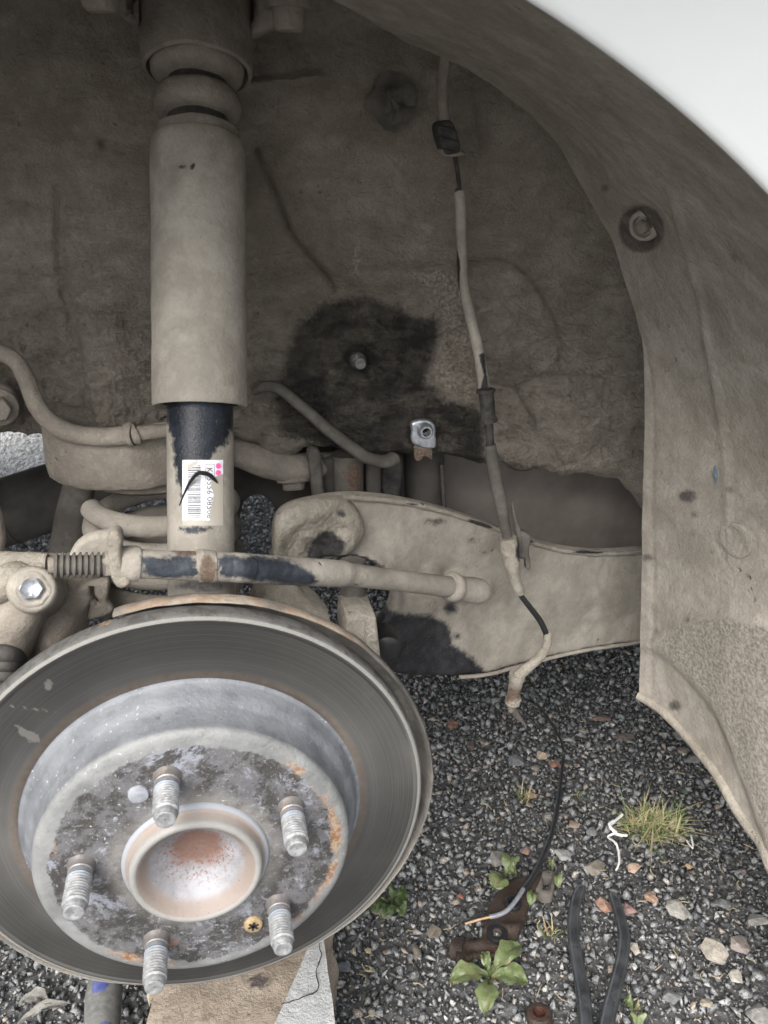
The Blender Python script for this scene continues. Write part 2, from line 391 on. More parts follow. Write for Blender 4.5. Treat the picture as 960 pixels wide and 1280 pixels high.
def scatter(name, x0, x1, y0, y1, cell, smin, smax, npts, cull=True):
    nx, ny = int((x1-x0)/cell), int((y1-y0)/cell)
    X, Y = np.meshgrid(np.arange(nx), np.arange(ny), indexing='ij'); n = nx*ny
    P = np.stack([x0+(X.ravel()+rng.uniform(0, 1, n))*cell, y0+(Y.ravel()+rng.uniform(0, 1, n))*cell], -1)
    if cull:
        q, w_ = proj(np.concatenate([P, np.zeros((n, 1))], 1)); k = (w_ > 0) & (q[:, 0] > -420) & (q[:, 0] < 1380) & (q[:, 1] < 1600) & (q[:, 1] > 400); P = P[k]
    n = len(P); size = smin*(smax/smin)**(rng.uniform(0, 1, n)**1.8)/2
    T = [hull(npts, 50+k) for k in range(10)]; kind = rng.integers(0, 10, n); R = rotm(n); VV = []; FF = []; o = 0
    for k, (V, F) in enumerate(T):
        m = kind == k; c = m.sum()
        v = np.einsum('nij,vj->nvi', R[m], V)*size[m][:, None, None]
        v[..., 2] *= .9
        z = size[m]*rng.uniform(.1, .75, c)
        v += np.concatenate([P[m], z[:, None]], 1)[:, None, :]
        VV.append(v.reshape(-1, 3)); FF.append((F[None]+(np.arange(c)*len(V))[:, None, None]+o).reshape(-1, 3)); o += c*len(V)
    V = np.concatenate(VV); F = np.concatenate(FF); me = bpy.data.meshes.new(name)
    me.vertices.add(len(V)); me.vertices.foreach_set('co', V.ravel()); me.loops.add(F.size); me.loops.foreach_set('vertex_index', F.ravel().astype(np.int32))
    me.polygons.add(len(F)); me.polygons.foreach_set('loop_start', np.arange(0, F.size, 3, dtype=np.int32)); me.polygons.foreach_set('loop_total', np.full(len(F), 3, dtype=np.int32))
    me.update(); me.validate(); me.materials.append(M['gravel'])
    ob = bpy.data.objects.new(name, me); C.objects.link(ob); ob['kind'] = 'stuff'; return ob
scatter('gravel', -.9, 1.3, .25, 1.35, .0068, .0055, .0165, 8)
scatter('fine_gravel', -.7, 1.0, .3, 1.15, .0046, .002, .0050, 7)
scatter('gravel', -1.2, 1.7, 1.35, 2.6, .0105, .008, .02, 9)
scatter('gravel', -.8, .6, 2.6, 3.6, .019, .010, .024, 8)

# ------------------------------------------------------------------ the car body
HUB = np.array([-.029, .342, .72-.338])
car = thing('car_body', 'white car with muddy wheel arch, jacked up with the wheel off', 'car', (.25, .6, 0))

# inner wheel house wall, grid laid on the plane Y = .6 with relief
bot = np.array([(-160, 552), (-60, 548), (0, 546), (18, 545), (30, 549), (46, 546), (66, 552), (90, 560), (200, 560), (296, 552), (322, 560), (344, 571), (372, 570), (392, 560), (420, 562), (440, 572), (480, 576), (505, 572), (530, 574), (560, 571), (580, 577), (603, 584), (625, 582), (644, 590), (662, 592), (672, 588), (690, 592), (706, 600), (722, 596), (745, 596), (762, 602), (778, 601), (786, 614), (796, 622), (806, 640), (840, 660), (1000, 700)], float)
NU, NVV = 330, 200
us = np.linspace(-150, 1000, NU); vb = np.interp(us, bot[:, 0], bot[:, 1])
vb = vb+fbm(np.stack([us, 0*us, 0*us], -1), .12, 3, 3)*2.5
tt = np.linspace(0, 1, NVV); U = np.repeat(us[:, None], NVV, 1); V = -230+(vb[:, None]+230)*tt[None, :]
Pw = PC(U, V, .60); uv = np.stack([U.ravel(), V.ravel()], -1)
def line_r(poly, w_, amp):
    d, _ = seg_dist(uv, catmull(poly, 5), False); return (amp*np.exp(-(d/w_)**2)).reshape(U.shape)
def step_r(poly, w_, amp):
    s_ = sdist(uv, catmull(poly, 5, True)); return (amp/(1+np.exp(-np.clip(s_/w_, -30, 30)))).reshape(U.shape)
rl = np.zeros_like(U)
wr = fbm(np.stack([U*.35, V*1.0, 0*U], -1), .055, 5, 9, .62)
band = np.clip((V-330)/140, 0, 1)*np.clip((640-V)/60, 0, 1)
rl += wr*(.0018+.0050*band*np.clip((640-U)/200, .25, 1))
wr2 = np.abs(fbm(np.stack([U*.5+40*fbm(np.stack([U, V, 0*U], -1), .01, 2, 4), V, 0*U], -1), .09, 4, 23)); rl -= np.clip(.12-wr2, 0, 1)*.020*band
rl += fbm(np.stack([U, V, 0*U], -1), .012, 3, 2)*.003
cr_ = np.abs(fbm(np.stack([U*.6, V*1.3, 0*U], -1), .022, 5, 61, .6)); rl -= np.clip(.035-cr_, 0, 1)*.07*np.clip((V-150)/250, 0, 1)*np.clip(fbm(np.stack([U, V, 0*U], -1), .008, 2, 77)*4+.5, 0, 1)
rl += step_r([(346, 200), (430, 150), (560, 130), (560, 300), (500, 360), (420, 345), (370, 300)], 3, -.008)
rl += line_r([(322, 190), (345, 245), (365, 295), (400, 335), (416, 360)], 3, .006)
rl += step_r([(500, 338), (545, 332), (640, 330), (700, 430), (640, 480), (560, 450), (530, 400), (540, 370)], 1.6, .0045)
rl += line_r([(74, 240), (76, 330), (92, 400), (106, 470), (122, 545)], 7, -.006)
rl += line_r([(0, 258), (60, 262), (130, 268)], 6, .003)+line_r([(0, 338), (60, 342), (80, 350)], 3, .002)
rl += line_r([(640, 480), (660, 520), (690, 560), (705, 590)], 3, .005)+line_r([(605, 450), (680, 462), (760, 470), (790, 480)], 4, .004)
rl += line_r([(590, 85), (600, 150), (604, 195), (590, 230)], 5, -.003)
rl += step_r(ell(447, 450, 50, 40), 6, .004)-step_r(ell(447, 449, 15, 13), 2, .006)+step_r(ell(490, 125, 26, 22), 3, .005)
rl += step_r(ell(575, 500, 32, 30), 1.5, .0025)+step_r(ell(640, 530, 26, 32), 1.5, .002)
rl += line_r([(310, 105), (360, 100), (400, 95)], 5, .004)-step_r(ell(129, 180, 6, 6), 1.5, .006)
rl += .030*np.exp(-((U-150)/70)**2)*np.clip((V-200)/330, 0, 1)**1.3      # the swelling that leads down to the spring seat
z = Pw[..., 2]; roof = np.clip((z-.790)/.085, 0, 1.3)
Pw[..., 1] += -rl-.34*roof**1.8
edge = np.clip((V-(vb[:, None]-14))/14, 0, 1); Pw[..., 1] += .008*edge**2
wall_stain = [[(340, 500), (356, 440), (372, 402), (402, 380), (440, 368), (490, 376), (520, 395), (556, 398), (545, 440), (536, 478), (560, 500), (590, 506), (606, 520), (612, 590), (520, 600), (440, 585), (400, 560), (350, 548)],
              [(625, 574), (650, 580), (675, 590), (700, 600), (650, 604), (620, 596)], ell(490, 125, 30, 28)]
wall_rust = [[(505, 342), (540, 334), (580, 338), (590, 420), (600, 480), (585, 505), (560, 495), (540, 470), (552, 410), (540, 370)], ell(445, 322, 8, 20)]
mb = MB().grid(Pw); wall = mb.build('inner_wheelhouse_panel', 'wall', car, stain=wall_stain, rust=wall_rust, soft=22, rsoft=9)
# things fixed on the wall
mb = MB().lathe(PC(np.array(447), np.array(450), .598), NEG, [(0, .006), (.006, .006), (.008, .004), (.012, .004), (.012, .0002)], 12); mb.disp(.0008, 300)
mb.build('stud', 'dull_zinc', car)
mb = MB().lathe(PC(np.array(489), np.array(127), .594), NEG, [(0, .016), (.003, .013), (.006, .008), (.009, .0065), (.010, .0002)], 26); mb.disp(.008, 90)
mb.build('mounting_nut', 'dark_mud', car)
# bright bracket with a threaded bush
br = plate([(516, 528), (532, 525), (543, 530), (545, 545), (544, 560), (530, 561), (516, 554), (515, 540)], .588, .004, 1.5, .0012, holes=[ell(531, 537, 4.6, 4.2, 14)]).disp(.0005, 200).build('nut_bracket', 'zinc', car, soft=3)
MB().lathe(PC(np.array(531), np.array(538), .587), NEG, [(0, .0062), (.004, .0056), (.0055, .0045), (.0055, .0034), (-.003, .0032)], 24).build('threaded_bush', 'zinc', br)
MB().lathe(PC(np.array(531), np.array(538), .589), NEG, [(0, .0045), (0.0002, .0001)], 16).build('bush_hole_shade', 'black_hole', br)  # black disc stands in for the shade down the bush
plate([(520, 560), (538, 561), (539, 574), (532, 570), (526, 577), (519, 573)], .5895, .004, 1.5, .001).disp(.002, 200).build('torn_clip', M['mud_rough'], br, rust=[[(515, 558), (545, 558), (545, 580), (515, 580)]])

# spring seat cup hanging from the wall
sc = PC(np.array(172.), np.array(575.), .60); sr = .062
prof = [(.090, sr*.99), (.05, sr), (.02, sr*1.0), (.004, sr*.985), (0, sr*.95), (.0, sr*.75), (.004, .02)]
mb = MB().lathe(sc+np.array([0, 0, -.002]), (0, 0, 1), [(h*.5, r) for h, r in prof], 90); mb.disp(.0035, 40, 2).disp(.001, 160, 5)
mb.build('spring_seat', 'mud', car)
MB().lathe(sc+np.array([.012, 0, -.011]), (0, 0, 1), [(0, .02), (0, .046), (.003, .050), (.012, .050)], 60).build('spring_pad', 'mud', car)

fp = [PC(float(a), float(b), .276) for a, b in ((660, -2), (812, 104), (960, 238))]
def circ(p, q, r):
    a = np.array([[2*(q[0]-p[0]), 2*(q[2]-p[2])], [2*(r[0]-p[0]), 2*(r[2]-p[2])]]); b = np.array([q[0]**2+q[2]**2-p[0]**2-p[2]**2, r[0]**2+r[2]**2-p[0]**2-p[2]**2]); c = np.linalg.solve(a, b); return c, math.hypot(p[0]-c[0], p[2]-c[1])
FC, FR = circ(*fp)
# wheel arch liner: from the inner edge to the fender lip, round the wheel
inner = np.array([(470, -40), (475, 18), (500, 52), (548, 72), (600, 100), (660, 146), (700, 190), (735, 250), (765, 310), (785, 370), (800, 430), (806, 500), (806, 600), (803, 680), (799, 760), (798, 868)], float)
inn = catmull(inner, 8)
NI = len(inn); yin = np.full(NI, .52); A3 = PC(inn[:, 0], inn[:, 1], yin)
outp = []
for k in range(NI):
    s_ = k/(NI-1); th = rad(100-(s_**.9)*118)
    outp.append((FC[0]+(FR+.004)*math.cos(th), .281, FC[1]+(FR+.004)*math.sin(th)))
O3 = np.array(outp)
mgrid = 60; tg = np.linspace(0, 1, mgrid); G = A3[:, None, :]*(1-tg)[None, :, None]+O3[:, None, :]*tg[None, :, None]
# bottom contour of the liner: (798,868) -> (960,1060)
bc = catmull([(798, 868, .52), (826, 886, .50), (864, 925, .465), (900, 972, .43), (930, 1022, .40), (962, 1066, .37), (1010, 1160, .32), (1040, 1230, .272)], 10)
B3 = PC(bc[:, 0], bc[:, 1], bc[:, 2]); bs = np.linspace(0, 1, len(B3)); Bm = np.stack([np.interp(tg, bs, B3[:, c]) for c in range(3)], -1)
# add rows that run from the last ruled row down to the bottom contour
last = A3[-1]*(1-tg)[:, None]+O3[-1]*tg[:, None]
rows = 40; blend0 = NI-34
base_row = G[blend0].copy()
L = []
for k in range(rows):
    f = (k+1)/rows; L.append(base_row*(1-f)+Bm*f)
low = np.array(L)
ed = A3[blend0:]; es = np.linspace(0, 1, len(ed)); e2 = np.stack([np.interp(np.linspace(0, 1, rows+1), es, ed[:, c]) for c in range(3)], -1)
lin = np.concatenate([G[:blend0+1], low]); 
for k in range(rows):
    f = (k+1)/rows; fade = np.exp(-tg*6)[:, None]; lin[blend0+1+k] += (e2[k+1]-lin[blend0+1+k][0])[None, :]*fade
# refine along rows
def resample(Gr, a, b):
    i = np.linspace(0, Gr.shape[0]-1, a); i0 = np.clip(i.astype(int), 0, Gr.shape[0]-2); f = (i-i0)[:, None, None]; H = Gr[i0]*(1-f)+Gr[i0+1]*f
    j = np.linspace(0, H.shape[1]-1, b); j0 = np.clip(j.astype(int), 0, H.shape[1]-2); f = (j-j0)[None, :, None]; return H[:, j0]*(1-f)+H[:, j0+1]*f
lin = resample(lin, 300, 130)
du = np.gradient(lin, axis=0); dv = np.gradient(lin, axis=1); nn = np.cross(du, dv); nn /= np.linalg.norm(nn, axis=2)[..., None]+1e-12
tocen = HUB-lin; sgn = np.sign((nn*tocen).sum(2))[..., None]; nn *= sgn
q, _ = proj(lin.reshape(-1, 3)); LU = q[:, 0].reshape(lin.shape[:2]); LV = q[:, 1].reshape(lin.shape[:2]); luv = q
def lstep(poly, w_, amp): return (amp/(1+np.exp(-np.clip(sdist(luv, catmull(poly, 5, True))/w_, -30, 30)))).reshape(LU.shape)
def lline(poly, w_, amp): d, _ = seg_dist(luv, catmull(poly, 5), False); return (amp*np.exp(-(d/w_)**2)).reshape(LU.shape)
rr = fbm(lin, 8, 3, 6)*.004+fbm(lin, 60, 4, 8)*.0010
rr += lstep(ell(800, 288, 34, 32), 5, -.003)-lline(ell(919, 676, 25, 18), 2, .001)+lstep([(806, 806), (850, 778), (905, 768), (980, 790), (1020, 900), (1020, 1200), (940, 1000), (900, 900), (862, 850), (830, 822)], 2.2, .004)
rr += lline([(840, 240), (880, 400), (905, 560), (912, 700)], 5, .0015)-lline([(770, 340), (812, 470), (816, 620), (812, 860)], 4, .001)
lin = lin+nn*rr[..., None]
# thickness: a turned lip along the free edge and a back skin
back = lin-nn*.003
mb = MB().grid(lin).grid(back, True)
n0, n1 = lin.shape[:2]; N = n0*n1
mb.f += [(i*n1, (i+1)*n1, (i+1)*n1+N, i*n1+N) for i in range(n0-1)]+[((n0-1)*n1+j, (n0-1)*n1+j+1, (n0-1)*n1+j+1+N, (n0-1)*n1+j+N) for j in range(n1-1)]
lst = [ell(802, 286, 30, 31), ell(859, 620, 13, 9), ell(810, 697, 9, 5), ell(868, 643, 5, 4), ell(912, 612, 6, 4), ell(865, 667, 3, 3), ell(844, 882, 9, 7), ell(860, 775, 4, 4), ell(917, 322, 4, 4), ell(890, 690, 3, 3), ell(756, 235, 5, 5), ell(935, 720, 4, 3), ell(821, 790, 4, 3)]
lrs = [[(812, 812), (850, 780), (905, 770), (980, 790), (1020, 900), (1020, 1200), (940, 1000), (900, 900), (862, 850), (830, 822)]]
liner = mb.build('wheel_arch_liner', 'liner', car, stain=lst, rust=lrs, soft=8, rsoft=6)
M['blue_scratch'] = plain('blue_grey_scuff', (.07, .10, .13), (.14, .18, .21), .5)
# rounded bead along the bottom edge
bead = lin[-1][::3]; mb = MB().tube(bead-np.array([0, 0, .001]), .0042, 8); mb.disp(.001, 80)
mb.build('edge_bead', M['mud_rough'], liner)
def liner_at(u, v):
    k = int(((luv[:, 0]-u)**2+(luv[:, 1]-v)**2).argmin()); return lin.reshape(-1, 3)[k], nn.reshape(-1, 3)[k]
c, n_ = liner_at(799, 286); n_ = n_*.45+(CAM-c)/np.linalg.norm(CAM-c)*.55; n_ /= np.linalg.norm(n_); c = c+n_*.003
t_ = MB().lathe(c, n_, [(-.008, .0098), (.0012, .0090), (.0024, .0078), (.0024, .0062), (-.0004, .0056), (-.0004, .0002)], 28); t_.disp(.0006, 200); scr = t_.build('screw', 'liner', liner)
MB().lathe(c+n_*.001, n_, [(0, .0042), (.003, .004), (.0038, .003), (.0038, .0002)], 6).build('screw_head', 'mud', scr)
c, n_ = liner_at(919, 674)
MB().lathe(c, n_, [(-.002, .013), (.001, .0125), (.0018, .010), (.001, .0085), (.0012, .0002)], 30).disp(.0006, 150).build('plastic_clip', 'liner', liner)
c, n_ = liner_at(894, 592); mb = MB().tube([c+n_*.0002+np.array([-.001, 0, .007]), c+n_*.0008+np.array([.001, 0, 0]), c+n_*.0002+np.array([.0025, 0, -.008])], [.0004, .0022, .0004], 8); mb.build('scuff', 'blue_scratch', liner)

# fender skin with rolled arch lip
def fender():
    ths = np.linspace(rad(-20), rad(200), 260); rs = [FR+q_ for q_ in (.0030, .0006, .0, .0012, .0035, .009, .05, .10, .16, .22, .30)]; ys = [.2830, .2805, .2780, .2762, .2752, .2735, .258, .254, .252, .256, .264]
    G = np.array([[(FC[0]+r*math.cos(t), y, FC[1]+r*math.sin(t)) for r, y in zip(rs, ys)] for t in ths])
    mb = MB().grid(G)
    mb.grid(G[:, 5:]+np.array([0, .0040, 0]), True)
    return mb
MB_f = fender(); MB_f.build('fender', 'white_paint', car)
# the rest of the body round the arch, out of the frame: skin, sill, floor, far side
mb = MB()
def slab(x0, x1, y0, y1, z0, z1): mb.box(((x0+x1)/2, (y0+y1)/2, (z0+z1)/2), (x1-x0, 0, 0), (0, y1-y0, 0), (0, 0, z1-z0))
slab(.74, 3.0, .262, .30, .30, 1.10); slab(-.92, -.80, .262, .30, .40, 1.10); slab(-.92, 3.0, .262, .30, 1.101, 1.13)
slab(-.92, 3.0, .302, 1.9, 1.04, 1.08); mb.build('body_side', 'white_paint', car)
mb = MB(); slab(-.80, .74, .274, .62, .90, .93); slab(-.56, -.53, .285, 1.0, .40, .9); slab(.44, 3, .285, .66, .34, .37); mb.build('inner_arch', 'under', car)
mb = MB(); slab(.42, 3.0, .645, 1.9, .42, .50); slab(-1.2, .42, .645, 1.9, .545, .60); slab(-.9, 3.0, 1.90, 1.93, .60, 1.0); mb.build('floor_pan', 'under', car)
# smooth grey panel behind the trailing arm
plate([(470, 566), (560, 560), (700, 570), (900, 580), (900, 770), (700, 760), (560, 720), (500, 650)], .70, .03, 14, .004, smoothpoly=False,
      relief=lambda u, v, P: .004*np.sin((u-600)/60)).build('side_member', 'painted', car)

# ------------------------------------------------------------------ shock absorber
A = PC(250., 500., .480); B = PC(247.5, 176., .537); axs = (B-A); Ls = np.linalg.norm(axs); axs /= Ls
def onax(h): return A+axs*h
def h_at(v):                                            # distance along the axis whose picture row is v
    hs2 = np.linspace(-.35, .5, 1700); q, _ = proj(A+hs2[:, None]*axs); return float(np.interp(-v, -q[::1, 1], hs2)) if q[0, 1] < q[-1, 1] else float(np.interp(-v, -q[:, 1], hs2))
shock = thing('shock_absorber', 'tall shock absorber standing behind the brake disc, muddy sleeve over a black tube', 'shock absorber', tuple(onax(h_at(760))))
h0, h1 = h_at(509), h_at(178)
pf = [(h0+.002, .0225), (h0, .0262), (h0+.0006, .0268), (h0+.003, .0270)]+[(h0+.003+(h1-h0-.006)*k/40, .0270) for k in range(1, 40)]+[(h1-.002, .0268), (h1, .0255), (h1+.0006, .008)]
mb = MB().lathe(onax(0), axs, pf, 72); mb.disp(.0005, 70, 4)
mb.build('dust_cover', 'mud_pale', shock, stain=[ell(229, 491, 3, 2.5), ell(265, 278, 2, 3), ell(272, 282, 2, 2), ell(228, 210, 8, 3), ell(240, 208, 4, 2)], soft=2)
hb, ht = h_at(800), h_at(500)
pf = [(hb, .0188)]+[(hb+(ht-hb)*k/60, .0190) for k in range(61)]
mb = MB().lathe(onax(0), axs, pf, 90)
mb.build('damper_tube', 'damper', shock, stain=[[(203, 480), (298, 480), (292, 540), (286, 552), (277, 558), (268, 568), (262, 580), (236, 584), (232, 610), (226, 628), (222, 605), (218, 575), (215, 548), (209, 530), (204, 512)], ell(248, 662, 22, 4)], soft=9, rust=[ell(250, 733, 34, 8)], rsoft=5)
# bump stop rings above the cover
def prof_px(rows): return [(h_at(v), r) for v, r in rows]
mb = MB().lathe(onax(0), axs, prof_px([(182, .020), (176, .0225), (170, .0235), (165, .0232), (163.5, .0215), (163, .0165), (151, .0160), (149, .0200), (147, .0228), (141, .0250), (134, .0256), (126, .0252), (119, .0232), (116, .0205), (114, .0165), (108, .0160), (104, .0180), (101, .0225), (94, .0262), (84, .0268), (70, .020)]), 60); mb.disp(.0009, 90, 6)
mb.build('bump_stop', 'mud', shock)
h2 = h_at(88)
mb = MB().lathe(onax(0), axs, [(h2+.01, .018), (h2+.006, .0275), (h2-.001, .0292), (h2, .0312), (h2+.004, .0318), (h2+.05, .0325), (h2+.09, .033), (h2+.12, .034)], 60); mb.disp(.0012, 50, 3)
mb.build('top_mount', 'mud', shock)
MB().tube([onax(h_at(181)), onax(h_at(60))], .0174, 32).build('groove_shade_core', 'rubber', shock)  # rod fattened and darkened to put shade into the bump stop grooves
# label wrapped round the tube
def on_tube(u, v, lift):                               # point of the tube surface seen at (u, v)
    d = rays(u, v); d = d/np.linalg.norm(d); o = CAM-A; dd = d-(d@axs)*axs; oo = o-(o@axs)*axs; r = .0190+lift
    a = dd@dd; b = 2*dd@oo; c = oo@oo-r*r; D = b*b-4*a*c; t = (-b-math.sqrt(max(D, 0)))/(2*a); return CAM+t*d
def tube_patch(mb, u0, v0, u1, v1, lift, nu=8, nv=4):
    return mb.grid(np.array([[on_tube(u0+(u1-u0)*i/nu, v0+(v1-v0)*j/nv, lift) for j in range(nv+1)] for i in range(nu+1)]))
def lab_mat():
    m, t, p = NT('dirty_white_sticker'); v = pos(t)
    col = mix(t, ramp(t, noise(t, v, 300, 5, .6), .45, .7), (.74, .75, .80), (.60, .57, .52))
    k = mth(t, 'ADD', attr(t, 'stain'), mth(t, 'MULTIPLY', mth(t, 'SUBTRACT', noise(t, v, 260, 6, .7), .5), 1.2))
    col = mix(t, ramp(t, k, .45, .6), col, (.36, .33, .28)); link(t, col, p.inputs['Base Color']); p.inputs['Roughness'].default_value = .5; return m
M['label'] = lab_mat()
mudlab = [[(262, 600), (282, 590), (284, 665), (262, 660), (262, 640), (268, 620)], [(224, 650), (284, 650), (284, 670), (224, 670)], [(230, 585), (246, 574), (250, 576), (236, 588)]]
labp = tube_patch(MB(), 228, 575, 279, 657, .0002, 20, 30).build('paper_label', 'label', shock, stain=mudlab, soft=3)
def ink(name, c):
    m, t, p = NT(name); v = pos(t); k = mth(t, 'ADD', attr(t, 'stain'), mth(t, 'MULTIPLY', mth(t, 'SUBTRACT', noise(t, v, 260, 6, .7), .5), 1.2))
    link(t, mix(t, ramp(t, k, .45, .6), c, (.36, .33, .28)), p.inputs['Base Color']); p.inputs['Roughness'].default_value = .5; return m
M['ink'] = ink('black_print', (.06, .06, .07)); M['pink'] = ink('pink_marker', (.85, .12, .35))
mb = MB(); r_ = random.Random(4); v = 581.
while v < 648:
    h = r_.choice([.5, .5, .9, 1.4]); tube_patch(mb, 234.5, v, 251, min(v+h, 649), .0004, 6, 1); v += h+r_.choice([.5, .6, 1.0])
mb.build('barcode', 'ink', labp, stain=mudlab, soft=3)
mb = MB()
for a in ((257, 580, 257.5, 652), (267.6, 580, 268.1, 652)): tube_patch(mb, *a, .0004, 1, 24)
for a in ((257, 580, 268, 580.5), (257, 651.5, 268, 652)): tube_patch(mb, *a, .0004, 6, 1)
mb.build('print_frame', 'ink', labp, stain=mudlab, soft=3)
mb = MB()
for cy in (582.5, 591): mb.grid(np.array([[on_tube(273+3.3*r*math.cos(t), cy+3.6*r*math.sin(t), .0004) for r in (0.02, .5, 1)] for t in np.linspace(0, 2*math.pi, 17)]))
mb.build('pink_dot', 'pink', labp, stain=mudlab, soft=3)
cu = bpy.data.curves.new('t', 'FONT'); cu.body = 'KS3556 08508'; cu.size = 1; cu.resolution_u = 2
to = bpy.data.objects.new('t', cu); C.objects.link(to); dg = bpy.context.evaluated_depsgraph_get(); tm = bpy.data.meshes.new_from_object(to.evaluated_get(dg))
tv = np.array([x.co[:2] for x in tm.vertices]); tf = [tuple(p_.vertices) for p_ in tm.polygons]; bpy.data.objects.remove(to)
tv[:, 0] /= tv[:, 0].max(); tv[:, 1] /= .72
mb = MB().add([on_tube(258.8+a[1]*7.5, 584+a[0]*64, .0005) for a in tv], tf); mb.build('print_text', 'ink', labp, stain=mudlab, soft=3)
# loose curl of plastic stuck across the label
P = np.array([on_tube(u, v, l) for u, v, l in [(224, 632, .0006), (231, 615, .001), (238, 602, .003), (247, 592, .006), (258, 592, .005), (266, 597, .002), (272, 604, .0006)]]); P = catmull(P, 6)
MB().tube(P, np.interp(np.linspace(0, 1, len(P)), [0, .3, .6, .85, 1], [.0003, .0009, .0015, .0013, .0003]), 6, flat=.35, up=NEG).build('peeling_strip', 'black_plastic', shock)

# ------------------------------------------------------------------ brake disc and hub
def hubpt(r, th, dy): return HUB+np.array([r*math.cos(th), dy, r*math.sin(th)])
def radial(t, v):
    n = t.nodes.new('ShaderNodeVectorMath'); n.operation = 'SUBTRACT'; n.inputs[1].default_value = tuple(HUB); t.links.new(v, n.inputs[0])
    m = t.nodes.new('ShaderNodeVectorMath'); m.operation = 'MULTIPLY'; m.inputs[1].default_value = (1, 0, 1); t.links.new(n.outputs[0], m.inputs[0])
    l = t.nodes.new('ShaderNodeVectorMath'); l.operation = 'LENGTH'; t.links.new(m.outputs[0], l.inputs[0]); return l.outputs['Value'], n.outputs[0], m.outputs[0]
def mat_rotor():
    m, t, p = NT('worn_brake_steel'); v = pos(t); r, q, fl = radial(t, v)
    cx = t.nodes.new('ShaderNodeCombineXYZ'); t.links.new(r, cx.inputs[0]); lines = noise(t, cx.outputs[0], 900, 3, .7); l2 = noise(t, cx.outputs[0], 160, 4, .6)
    nrm = t.nodes.new('ShaderNodeVectorMath'); nrm.operation = 'NORMALIZE'; t.links.new(fl, nrm.inputs[0])
    md = t.nodes.new('ShaderNodeVectorMath'); md.operation = 'MULTIPLY'; md.inputs[1].default_value = (6, 6, 6); t.links.new(nrm.outputs[0], md.inputs[0])
    sec = noise(t, v, 14, 5, .6)
    streakv = t.nodes.new('ShaderNodeVectorMath'); streakv.operation = 'ADD'; rv = t.nodes.new('ShaderNodeCombineXYZ'); link(t, mth(t, 'MULTIPLY', r, 1500.), rv.inputs[1]); t.links.new(md.outputs[0], streakv.inputs[0]); t.links.new(rv.outputs[0], streakv.inputs[1])
    st = noise(t, streakv.outputs[0], 1, 4, .65)
    col = mix(t, lines, (.105, .102, .096), (.185, .18, .17)); col = mix(t, ramp(t, sec, .3, .7, 0, .5), col, (.23, .22, .205))
    col = mix(t, ramp(t, r, .112, .1, 0, .35), col, (.34, .33, .32)); col = mix(t, ramp(t, noise(t, v, 7, 3, .5), .40, .62, .55, 0), col, (.07, .068, .065)); col = mix(t, ramp(t, lines, .50, .66, 0, .16), col, (.32, .31, .295)); col = mix(t, ramp(t, st, .6, .9, 0, .2), col, (.20, .19, .18))  # polished inner band, plus broad noise tones painting the sheen into the base colour
    col = mix(t, ramp(t, noise(t, v, 35, 5, .7), .56, .72, 0, .35), col, (.17, .16, .145))
    inn_ = ramp(t, r, .098, .0955); col = mix(t, mth(t, 'MULTIPLY', inn_, .75), col, mix(t, noise(t, v, 300, 5), (.14, .10, .075), (.26, .23, .20)))
    col = mix(t, ramp(t, mth(t, 'ADD', attr(t, 'stain'), mth(t, 'MULTIPLY', mth(t, 'SUBTRACT', noise(t, v, 250, 6, .75), .5), 1.6)), .5, .8, 0, .8), col, (.36, .34, .31)); lip = ramp(t, r, .1262, .1270); lc = mix(t, ramp(t, noise(t, v, 90, 6, .7), .42, .60), (.105, .102, .096), (.055, .052, .048)); lc = mix(t, mth(t, 'MULTIPLY', ramp(t, r, .1262, .1270), ramp(t, r, .1290, .1282)), lc, (.20, .195, .18)); lc = mix(t, ramp(t, noise(t, v, 55, 5, .7), .60, .66), lc, (.28, .17, .09)); col = mix(t, lip, col, lc)
    link(t, col, p.inputs['Base Color']); link(t, mix(t, lip, (.40,)*3, (.8,)*3), p.inputs['Roughness']); link(t, mth(t, 'MULTIPLY', mth(t, 'SUBTRACT', 1., lip), .85), p.inputs['Metallic'])
    tg = t.nodes.new('ShaderNodeTangent'); tg.direction_type = 'RADIAL'; tg.axis = 'Y'; t.links.new(tg.outputs[0], p.inputs['Tangent']); link(t, mth(t, 'MULTIPLY', mth(t, 'SUBTRACT', 1., lip), .75), p.inputs['Anisotropic'])
    bump(t, p, [(lines, .00005), (l2, .00010), (mth(t, 'MULTIPLY', noise(t, v, 500, 5, .7), lip), .0008)]); return m
